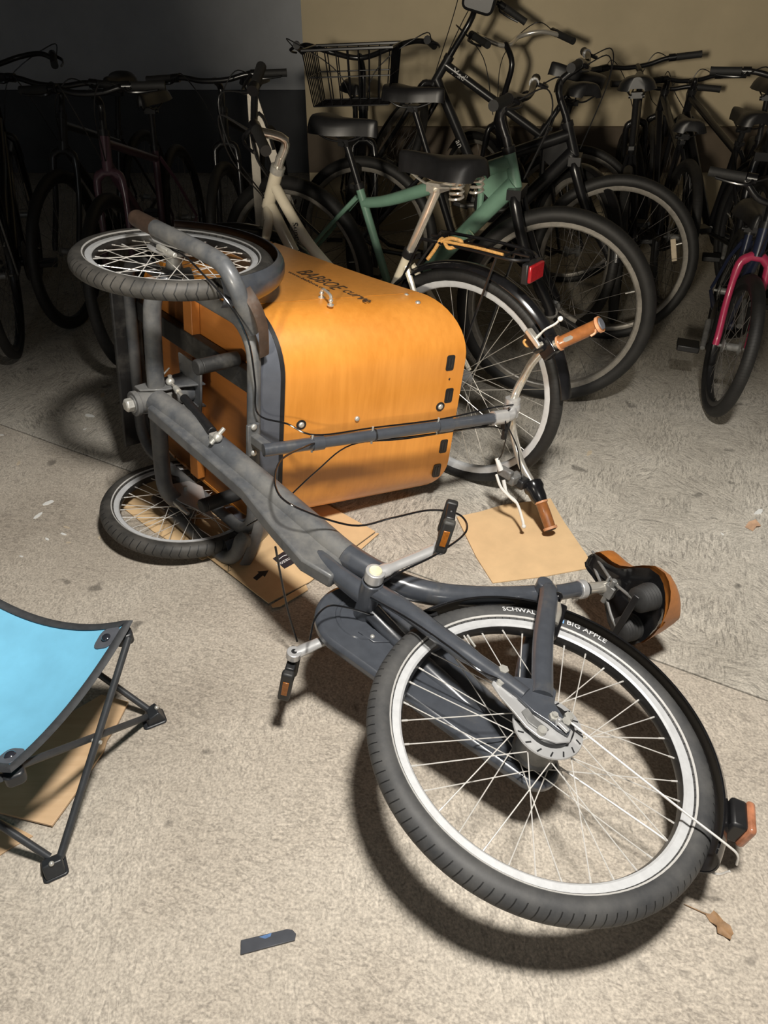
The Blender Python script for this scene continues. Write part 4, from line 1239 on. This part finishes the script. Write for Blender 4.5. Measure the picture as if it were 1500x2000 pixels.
FL = {3: 'tan paint flake left of the steel pivot bolt, farthest back of the flakes', 4: 'long white paint sliver on the floor just left of the steel pivot bolt', 5: 'small white paint speck just in front of the long sliver by the pivot bolt', 6: 'tan paint flake on the near side of the floor joint, towards the left edge', 7: 'long white paint flake left of the lower front wheel, the rear one of two', 8: 'long white paint flake left of the lower front wheel, the front one of two', 9: 'tan paint flake closest to the lower front tyre, rear of the small cluster', 10: 'white paint flake in the middle of the small cluster by the lower front tyre', 11: 'white paint flake at the left of the small cluster by the lower front tyre', 12: 'tan paint speck at the front of the small cluster by the lower front tyre', 13: 'small white paint speck nearest the blue stool', 14: 'white paint flake at the left picture edge beside the floor joint', 15: 'tan paint flake touching the shadow of the lower front tyre'}
for i, (x, y, L_, lb_) in enumerate(flakes):
    a = rng.uniform(0, pi)
    pts = []
    for k in range(7):
        th = 2 * pi * k / 7
        rx, ry = L_ / 2 * rng.uniform(.7, 1.1), L_ * .2 * rng.uniform(.6, 1.2)
        px, py = rx * cos(th), ry * sin(th)
        pts.append((px * cos(a) - py * sin(a), px * sin(a) + py * cos(a)))
    o = MB().prism(pts, 0, .0016, lambda x_, y_, d: (x_, y_, d)).build('paint_flake', 'flake' if i % 3 else 'flake_tan', None, Matrix.Translation((x, y, 0)))
    if lb_:
        tag(o, lb_, 'scrap')
    elif x > 0:
        tag(o, 'tiny round white fleck right of the tan cardboard', 'scrap')
    else:
        tag(o, FL[i], 'paint flake', 'paint flakes left of the tricycle')

# ------------------------------------------------------------------ parked bicycles
BSTAT = [(-.125, .035, .004), (-.118, .062, .006), (-.10, .078, .008), (-.07, .083, .008), (-.04, .074, .004), (-.01, .054, 0), (.03, .036, 0), (.07, .027, .001), (.11, .023, .002), (.135, .018, 0), (.142, .008, -.004)]
def bicycle(label, rxy, fxy, frame='bike_black', style='diamond', R=.345, tr=.02, bar='flat', rim='rim_dull', spoke='spoke_dull', fork=None, seat_h=.96, bar_h=1.04, steer=0, lean=0, fenders=None, rack=False, seatpost='rim_black', saddle='black', spokes=28, text=None, basket=False, springs=False, raise_f=0.0, barmat='bike_black', tyre='tyre_dark', barw=.31, reflector=False, name='bicycle', saddle_len=1.0, top_drop=0.0, tube_r=.017, wheels=True, stripe=None, grip='grip', group=None, basket_mat='bike_black', slack=(-.30, .954), trail=.13, chrome_bar=True, stemmat=None, spoke_reflector=False):
    rx, fx = Vector((*rxy, 0)), Vector((*fxy, raise_f))
    d = fx - rx
    wb = d.length
    ux = d.normalized()
    uy = Vector((0, 0, 1)).cross(ux).normalized()
    uz = ux.cross(uy)
    root = thing(name, label, 'bicycle', rx, group)
    M0 = basis((0, 0, 0), ux, uy, uz) @ Matrix.Rotation(rad(lean), 4, 'X')
    k = R / .345 if R < .30 else 1.0
    H0, H1 = V(0, 0, R), V(wb, 0, R)
    BB = V(wb * .41, 0, .28 * k)
    s = V(slack[0], 0, slack[1])
    SC = BB + s * (.44 * k - top_drop)
    SPT = BB + s * ((seat_h - .28 * k - .06) / slack[1])
    crown = V(wb - trail * k, 0, R + .40 * k)
    htop = crown + s * .13 * k
    hbot = crown
    fm = fork or frame
    b = lambda mb, nm, mat, **kw: mb.build(nm, mat, root, M0, **kw)
    fr = MB()
    fr.cyl(BB, SC + s * .02, tube_r * .95, n=12)
    fr.cyl(hbot, htop, .021, n=14)
    fr.cyl(BB - V(0, .036, 0), BB + V(0, .036, 0), .021, n=14)
    if style == 'diamond':
        fr.cyl(SC - s * .02, htop - s * .025, tube_r, n=12)
        fr.cyl(BB, hbot + s * .03, tube_r * 1.2, n=12)
    elif style == 'mtb':
        mid = SC * .52 + htop * .48 + V(0, 0, -.05)
        fr.tube(smooth_path([SC - s * .04, SC * .8 + htop * .2 + V(0, 0, -.055), mid, htop - s * .03], 5), [.019, .026], 12)
        fr.cyl(BB, hbot + s * .03, .026, .031, 12)
        fr.tube([hbot * .72 + BB * .28, mid * .3 + htop * .7 - V(0, 0, .02)], .012, 8)
        fr.prism([(htop.x + .005, htop.z - .005), (htop.x - .16, htop.z - .07), (hbot.x - .10, hbot.z - .03), (hbot.x, hbot.z + .01)], -.009, .009, lambda x, z, dd_: (x, dd_, z))
    else:
        fr.tube(smooth_path([htop - s * .045, htop * .72 + BB * .28 + V(-.02, 0, -.035), htop * .35 + (BB + s * .17) * .65 + V(0, 0, -.03), BB + s * .16], 5), .0185, 12)
        fr.tube(smooth_path([hbot + s * .015, hbot * .72 + BB * .28 + V(-.02, 0, -.03), hbot * .35 + BB * .65 + V(0, 0, -.02), BB + V(.01, 0, .0)], 5), .0205, 12)
    for q in (1, -1):
        fr.tube([BB + V(-.02, q * .02, 0), V(.10, q * .045, R * .5 + BB.z * .5 - .01), H0 + V(.015, q * .062, 0)], [.012, .010, .008], 8)
        fr.tube([SC + V(-.01, q * .014, -.015), H0 * .35 + SC * .65 + V(0, q * .04, 0), H0 + V(.01, q * .062, .01)], [.010, .008, .007], 8)
    fo = b(fr, 'frame', frame)
    b(MB().cyl(SC, SPT, .0135, n=12), 'seat_post', seatpost)
    b(MB().cyl(SC + s * .012, SC + s * .034, .0205, n=14).box(SC + s * .022 + V(-.024, 0, 0), (.02, .024, .016)), 'seat_clamp', 'rim_black')
    sfn = lambda x, y, z: SPT + V((x - .01) * saddle_len, y, z + .062)
    sa = b(saddle_shell(BSTAT, .022, .032, sfn), 'saddle', saddle, sharp=60)
    rl = MB()
    for q in (1, -1):
        rl.tube(smooth_path([sfn(-.10, q * .045, -.02), sfn(-.05, q * .026, -.05), sfn(.03, q * .022, -.052), sfn(.11, q * .012, -.024)], 4), .0035, 6)
    rl.box(SPT + V(0, 0, .004), (.045, .05, .024)).cyl(SPT - V(0, .034, 0), SPT + V(0, .034, 0), .009, n=12)
    rl.build('saddle_rails', 'chrome' if springs else 'rim_black', sa, bevel=0)
    if springs:
        for q in (1, -1):
            hp = []
            for i in range(49):
                a = 2 * pi * i / 12
                hp.append(sfn(-.085 + .018 * cos(a), q * .05 + .018 * sin(a), -.072 + .058 * i / 48))
            MB().tube(hp, .0035, 6).build('spring', 'chrome', sa)
    # wheels
    sp_ = dict(tyre=tyre, rim=rim, spoke=spoke, ns=spokes, single=False, seg=56, inner=None, rim_h=.022, hub_r=.014, fl=(.024, .024), hub_w=.030)
    Msteer = M0 @ Matrix.Translation(crown) @ Matrix.Rotation(rad(steer), 4, s) @ Matrix.Translation(-crown)
    bs = lambda mb, nm, mat, **kw: mb.build(nm, mat, root, Msteer, **kw)
    wheel(root, M0 @ Matrix.Translation(H0), R, tr, 'rear_wheel', **sp_)
    wheel(root, Msteer @ Matrix.Translation(H1), R, tr, 'front_wheel', spin=.13, **sp_)
    if spoke_reflector:
        for a in (15, 135):
            ca_ = V(cos(rad(a)), 0, sin(rad(a)))
            Rm = Matrix((ca_, V(0, 1, 0), V(-sin(rad(a)), 0, cos(rad(a))))).transposed()
            bs(MB().box(H1 + ca_ * (R - .10), (.022, .008, .095), Rm), 'spoke_reflector', 'flake_tan', bevel=.003)
    fk = MB()
    for q in (1, -1):
        fk.tube(smooth_path([crown + V(0, q * .02, .0), crown + V(.006, q * .05, -.03), crown * .5 + H1 * .5 + V(-.02, q * .054, 0), H1 + V(-.012, q * .056, .04), H1 + V(0, q * .056, 0)], 4), [.0155] * 6 + [.0125] * 11 if style != 'mtb' else [.020] * 17, 10)
    if style == 'mtb':
        fk.box(crown + V(0, 0, .0), (.05, .12, .034))
    else:
        fk.tube([crown + V(.004, -.045, -.02), crown + V(0, -.02, 0), crown + V(0, .02, 0), crown + V(.004, .045, -.02)], .0165, 10)
    bs(fk, 'fork', fm)
    hx = htop + s * .05
    ht = V(hx.x + (.06 if bar != 'city' else .035), 0, bar_h)
    st_ = MB().cyl(htop, hx, .015, n=12)
    st_.tube(smooth_path([hx - s * .02, hx + s * max(.01, (bar_h - hx.z) * .6), ht - V(.012, 0, .004), ht], 4), .014, 10)
    bs(st_, 'stem', stemmat or barmat)
    bs(MB().cyl(htop - s * .004, htop + s * .018, .0235, n=14), 'headset', 'rim_black' if frame != 'cream' else 'steel')
    W = barw
    if bar == 'flat':
        hpts = [(0, -W, .012), (-.02, -W * .55, .02), (0, -W * .2, .0), (0, 0, 0), (0, W * .2, 0), (-.02, W * .55, .02), (0, W, .012)]
        hpts = [(-.035, -W, .012), (-.012, -W * .5, .016), (0, -W * .18, .0), (0, W * .18, 0), (-.012, W * .5, .016), (-.035, W, .012)]
        gdir = V(-.03, 1, 0).normalized()
    elif bar == 'city':
        hpts = [(-.20, -W, .02), (-.13, -W * .98, .035), (-.03, -W * .78, .05), (.035, -W * .45, .03), (0, -W * .12, 0), (0, W * .12, 0), (.035, W * .45, .03), (-.03, W * .78, .05), (-.13, W * .98, .035), (-.20, W, .02)]
    else:
        hpts = [(-.04, -W, .07), (-.02, -W * .6, .07), (0, -W * .25, .01), (0, W * .25, .01), (-.02, W * .6, .07), (-.04, W, .07)]
    hpath = smooth_path([ht + V(*p) for p in hpts], 6)
    bs(MB().tube(hpath, .0112, 10), 'handlebar', 'chrome' if bar == 'city' and chrome_bar else barmat)
    for e in (0, -1):
        p1 = hpath[e]
        p2 = hpath[6 if e == 0 else -7]
        dd_ = (p1 - p2).normalized()
        q0 = p1 - dd_ * .115
        bs(MB().tube([q0, q0 + dd_ * .01, p1 - dd_ * .008, p1 + dd_ * .006], [.0165, .0155, .0158, .0165], 12), 'grip', grip)
        base = q0 - dd_ * .02
        lvv = V(.035, 0, -.012) if bar != 'city' else V(.0, (1 if e else -1) * .03, -.01)
        bs(MB().cyl(base - dd_ * .016, base + dd_ * .016, .0175, n=10).tube(smooth_path([base + lvv * .4, base + lvv * 1.2 + dd_ * .02, base + lvv * 1.25 + dd_ * .07, base + lvv * .9 + dd_ * .12], 3), [.007] * 4 + [.0048] * 6, 8), 'brake_lever', barmat)
        cbp = [base + lvv * .6, base + V(.09, 0, .02) - dd_ * .06, V(ht.x + .09, base.y * .25, ht.z - .06), V(htop.x + .06, base.y * .05, htop.z - .08)]
        bs(MB().tube(smooth_path(cbp, 6), .0024, 6), 'cable', 'black')
    # drive
    cr = MB().lathe([(.018, -.052), (.088, -.05), (.09, -.048), (.088, -.046), (.018, -.044)], BB, (0, 1, 0), 28)
    cro = b(cr, 'chainring', 'bike_black')
    for q in (1, -1):
        a = rad(20)
        e = BB + V(cos(a) * .165 * q, -q * .07 * (1 if True else 0), -sin(a) * .165 * q)
        b(MB().tube([BB + V(0, -q * .06, 0), e], [.013, .010], 10), 'crank', 'dull_steel')
        b(MB().box(e + V(0, -q * .055, 0), (.085, .085, .024)), 'pedal', 'black', bevel=.004)
    if fenders:
        fender(root, M0 @ Matrix.Translation(H0), R + .022, -25 + 10, 172, .024, fenders, 'rear_fender', None, 36)
        fender(root, Msteer @ Matrix.Translation(H1), R + .022, 38, 190, .024, fenders, 'front_fender', None, 30)
    if rack:
        rk = MB()
        zt = 2 * R + .075
        RE = -.20
        for q in (1, -1):
            rk.tube(smooth_path([(.13, q * .05, zt), (-.05, q * .055, zt), (RE + .04, q * .05, zt - .005), (RE, q * .02, zt - .006)], 5), .0048, 8)
            rk.tube([(-.12, q * .054, zt), (0.0, q * .07, R)], .004, 6)
            rk.tube([(.13, q * .05, zt), SC + V(0, q * .02, -.05)], .004, 6)
        for x in (.10, .02, -.06, -.14):
            rk.tube([(x, -.052, zt), (x, .052, zt)], .004, 6)
        rk.tube([(.13, 0, zt), (RE + .01, 0, zt - .004)], .004, 6)
        b(rk, 'rear_rack', 'bike_black' if rack is True else rack)
        if reflector:
            rfo = b(MB().box((RE, 0, zt - .040), (.02, .085, .055)), 'reflector_holder', 'black', bevel=.004)
            MB().box((RE - .012, 0, zt - .040), (.012, .075, .046)).build('reflector', 'red', rfo, bevel=.004)
    if basket:
        bkt = MB()
        c0 = V(ht.x + .15, 0, bar_h - .10)
        for z, g_ in ((.15, 1.0), (.05, .93), (-.06, .86)):
            bkt.tube([c0 + V(-.13 * g_, -.19 * g_, z), c0 + V(.13 * g_, -.19 * g_, z), c0 + V(.13 * g_, .19 * g_, z), c0 + V(-.13 * g_, .19 * g_, z)], .0065 if z > .1 else .003, 6, closed=True)
        for i in range(9):
            t = -1 + 2 * i / 8
            for sx in (1, -1):
                bkt.tube([c0 + V(sx * .13, t * .19, .15), c0 + V(sx * .13 * .86, t * .19 * .86, -.06)], .0028, 5)
                bkt.tube([c0 + V(t * .13, sx * .19, .15), c0 + V(t * .13 * .86, sx * .19 * .86, -.06)], .0028, 5)
            bkt.tube([c0 + V(t * .112, -.163, -.06), c0 + V(t * .112, .163, -.06)], .0025, 5)
        bs(bkt, 'wire_basket', basket_mat)
    inf = dict(root=root, M0=M0, Msteer=Msteer, BB=BB, SC=SC, htop=htop, hbot=hbot, s=s, frame=fo, ht=ht, H0=H0, H1=H1, SPT=SPT)
    return inf

def tube_text(inf, body, p0, p1, size, mat, rad_, side=1, flip=False, at=.3):
    """flat lettering on the side of a tube from p0 to p1"""
    d = (p1 - p0).normalized()
    n_ = V(0, side, 0)
    up = n_.cross(d)
    def f(x, y, z):
        return p0 + d * ((p1 - p0).length * at + x) + up * (y - size * .32) + n_ * (rad_ + .0004 + z - (y - size * .32) ** 2 / (2 * rad_))
    text_part('lettering', body, size, f, mat, inf['frame'])

# cream step-through bicycle right behind the box, nose to the left
b1 = bicycle('cream step-through bicycle with chrome seat post, standing right behind the orange box', (.24, 2.19), (-.545, 2.80), 'cream', 'step', .345, .0195, 'riser', 'rim', 'spoke_mid', seat_h=.955, bar_h=1.0, fenders='black_gloss', rack=True, seatpost='chrome', springs=True, reflector=True, barmat='bike_black', barw=.25, steer=48, spokes=32, slack=(-.43, .903), trail=.20, stemmat='chrome')
P0, P1 = b1['htop'] + V(-.07, 0, -.09), b1['BB'] + b1['s'] * .16
tube_text(b1, 'Sunnerby', P0, P0 + (V(b1['BB'].x + .19, 0, .43) - P0), .030, 'ink', .0190, 1, at=.15)
# orange cord tied to the rack
zt = .345 * 2 + .075
cd = MB().tube(smooth_path([(.06, .055, zt + .006), (.03, .05, zt + .018), (.0, .04, zt + .010), (.03, .06, zt - .006), (.06, .05, zt + .012), (.08, .055, zt - .02), (.10, .06, zt - .05)], 5), .0055, 8).tube(smooth_path([(.05, .056, zt + .008), (-.05, .058, zt + .010), (-.14, .056, zt + .006)], 4), .0042, 8)
o = cd.build('elastic_cord', 'cord', None, Matrix.Translation((.24, 2.19, 0)) @ b1['M0'])
tag(o, 'orange elastic cord knotted on the rear rack of the cream bicycle', 'cord')

# mint mountain bike
b2 = bicycle('mint green mountain bike with fat black tyres, behind the cream bicycle', (-.36, 3.28), (.630, 2.77), 'green', 'mtb', .365, .028, 'flat', 'rim_dull', 'spoke_dull', fork='bike_black', seat_h=.93, bar_h=1.06, barw=.33, lean=3, steer=8, seatpost='bike_black', trail=.17)
tube_text(b2, '0//', b2['hbot'], b2['BB'], .055, 'green_pale', .030, -1, at=.30)
for t_ in (.62, .70):
    p_ = b2['hbot'] * (1 - t_) + b2['BB'] * t_
    d_ = (b2['BB'] - b2['hbot']).normalized()
    MB().cyl(p_ - d_ * .008, p_ + d_ * .008, .0315, n=18).build('strap', 'black', b2['root'], b2['M0'])
# black bike behind, front wheel to the right
b3 = bicycle('black mountain bike with wide flat handlebar and grey-striped rim, behind the mint bike', (-.08, 3.78), (.995, 3.38), 'bike_black', 'mtb', .355, .025, 'flat', 'rim_dull', 'spoke_dull', seat_h=.97, bar_h=1.10, barw=.34, lean=2, steer=5, seatpost='bike_black', trail=.21, slack=(-.35, .937), spoke_reflector=True)
# black diamond bike with lettering, nose to the left
b4 = bicycle('black diamond-frame bicycle with pale lettering and a handlebar bag, facing left', (.88, 4.20), (-.06, 4.36), 'bike_grey', 'diamond', .35, .021, 'flat', 'rim_dull', 'spoke_dull', seat_h=.97, bar_h=1.18, lean=-2, raise_f=.24, tube_r=.021, barw=.27, steer=-70, spokes=36)
tube_text(b4, 'Madl', b4['htop'] - b4['s'] * .025, b4['SC'], .042, 'stripe', .0215, 1, at=.08)
tube_text(b4, 'an', b4['hbot'], b4['BB'], .042, 'stripe', .0255, 1, at=.42)
MB().prism(rrect(.15, .24, .03), -.07, .07, lambda x, z, d: b4['ht'] + V(x - .12, d, z + .03)).build('handlebar_bag', 'black', b4['root'], b4['M0'], bevel=.012)
# city bike with chrome bar, facing away
b5 = bicycle('black city bicycle with curved chrome handlebar, in front of the pale wall', (.84, 3.55), (.50, 4.50), 'bike_black', 'step', .345, .02, 'city', 'rim_dull', 'spoke_dull', seat_h=.98, bar_h=1.10, barw=.25, fenders='bike_black', steer=10, lean=3)
b6 = bicycle('black bicycle with broad saddle, parked beside the grey-rimmed mountain bike', (1.12, 3.62), (1.42, 4.62), 'bike_black', 'diamond', .345, .021, 'flat', 'rim_black', 'spoke_dull', seat_h=1.00, bar_h=1.0, saddle_len=1.25, lean=-4, steer=15, barw=.30)
b7 = bicycle('black bicycle with slim saddle on a bare metal post, near the wall', (1.38, 3.78), (1.48, 4.80), 'bike_black', 'diamond', .345, .021, 'flat', 'rim_black', 'spoke_dull', seat_h=.80, bar_h=.88, seatpost='chrome', lean=2, barw=.28)
b8 = bicycle('black bicycle facing the camera at the right edge, handlebar against the wall', (1.95, 4.38), (1.62, 3.42), 'bike_black', 'mtb', .345, .024, 'flat', 'rim_black', 'spoke_dull', seat_h=.95, bar_h=1.04, steer=8, lean=2, barw=.30)
b9 = bicycle("small child's bicycle with pink fork and narrow wheel, in front at the right edge", (1.46, 3.26), (1.26, 2.66), 'bike_blue', 'step', .26, .022, 'riser', 'rim_black', 'spoke_dull', fork='pink', seat_h=.62, bar_h=.74, barw=.24, lean=-3, steer=8)
b16 = bicycle('black bicycle with dark fenders crammed against the wall behind the pink-forked one', (1.76, 3.72), (1.66, 4.78), 'bike_black', 'diamond', .345, .024, 'flat', 'rim_black', 'spoke_dull', seat_h=.84, bar_h=.92, lean=-3, barw=.28, fenders='bike_black')
# left-hand group, in the dark
b10 = bicycle('mauve bicycle facing the camera, in the dark left of the flat-bar stand', (-1.02, 4.15), (-1.06, 3.10), 'purple', 'diamond', .345, .02, 'flat', 'rim_black', 'spoke_dull', seat_h=.93, bar_h=1.02, barw=.27, lean=2)
b11 = bicycle('dark bicycle with a rear rack turned to the camera, at the far left', (-1.62, 3.20), (-1.90, 4.20), 'bike_black', 'step', .345, .02, 'city', 'rim_black', 'spoke_dull', seat_h=.93, bar_h=1.04, rack='dull_steel', fenders='bike_black', lean=2, spoke_reflector=True, chrome_bar=False)
b12 = bicycle('dark bicycle in the far left row, second from the left edge', (-1.36, 4.6), (-1.46, 3.55), 'bike_grey', 'diamond', .345, .021, 'flat', 'rim_black', 'spoke_dull', seat_h=.95, bar_h=1.0, lean=-3)
b13 = bicycle('dark bicycle deep in the left recess behind the mauve one', (-.62, 4.75), (-.70, 3.72), 'bike_black', 'diamond', .345, .021, 'flat', 'rim_black', 'spoke_dull', seat_h=.94, bar_h=1.0, lean=3)
b14 = bicycle('dark city bicycle with a black wire basket, between the stand and the lettered bicycle', (-.20, 4.75), (-.11, 3.80), 'bike_black', 'step', .345, .021, 'city', 'rim_black', 'spoke_dull', seat_h=.90, bar_h=1.08, basket=True, lean=-2, steer=-15, chrome_bar=False)
b15 = bicycle('dark bicycle at the left edge, outermost of the left row', (-2.05, 3.45), (-2.35, 4.45), 'bike_grey', 'diamond', .345, .021, 'flat', 'rim_black', 'spoke_dull', seat_h=.95, bar_h=1.0, lean=3, reflector=True, rack=True)

# inverted-V stand of pale flat bar, with a cable lock hung over it
vb = thing('flat_bar_stand', 'pale inverted-V stand of flat metal bar behind the cream bicycle', 'bike stand', (-.50, 3.28, 0))
apex = V(0, 0, 1.02)
for ex, ey in ((-.03, .02), (.30, -.04)):
    e = V(ex, ey, 0)
    d = (e - apex).normalized()
    w = V(0, 1, 0).cross(d).normalized()
    n_ = d.cross(w)
    vs = []
    for p in (apex, e):
        for a, c in ((-1, -1), (1, -1), (1, 1), (-1, 1)):
            vs.append(p + w * a * .017 + n_ * c * .004)
    MB().add(vs, [(0, 1, 2, 3), (7, 6, 5, 4), (0, 4, 5, 1), (1, 5, 6, 2), (2, 6, 7, 3), (3, 7, 4, 0)]).build('flat_bar', 'flatbar', vb, bevel=.001)
MB().prism([(-.016, 1.0), (.022, 1.0), (.006, 1.035), (-.002, 1.035)], -.006, .006, lambda x, z, d: (x, d, z)).build('apex_cap', 'flatbar', vb, bevel=.001)
lc = MB().tube(smooth_path([(.02, -.02, .95), (-.01, -.025, .90), (.0, -.02, .80), (.03, -.022, .74), (.09, -.03, .66), (.16, -.05, .58), (.24, -.10, .52)], 6), .006, 8).tube(smooth_path([(.02, -.02, .95), (.045, -.02, .92), (.07, -.02, .82)], 4), .006, 8)
o = lc.build('cable_lock', 'black_gloss', None, Matrix.Translation((-.50, 3.28, 0)))
tag(o, 'black cable lock looped over the pale flat-bar stand', 'cable lock')
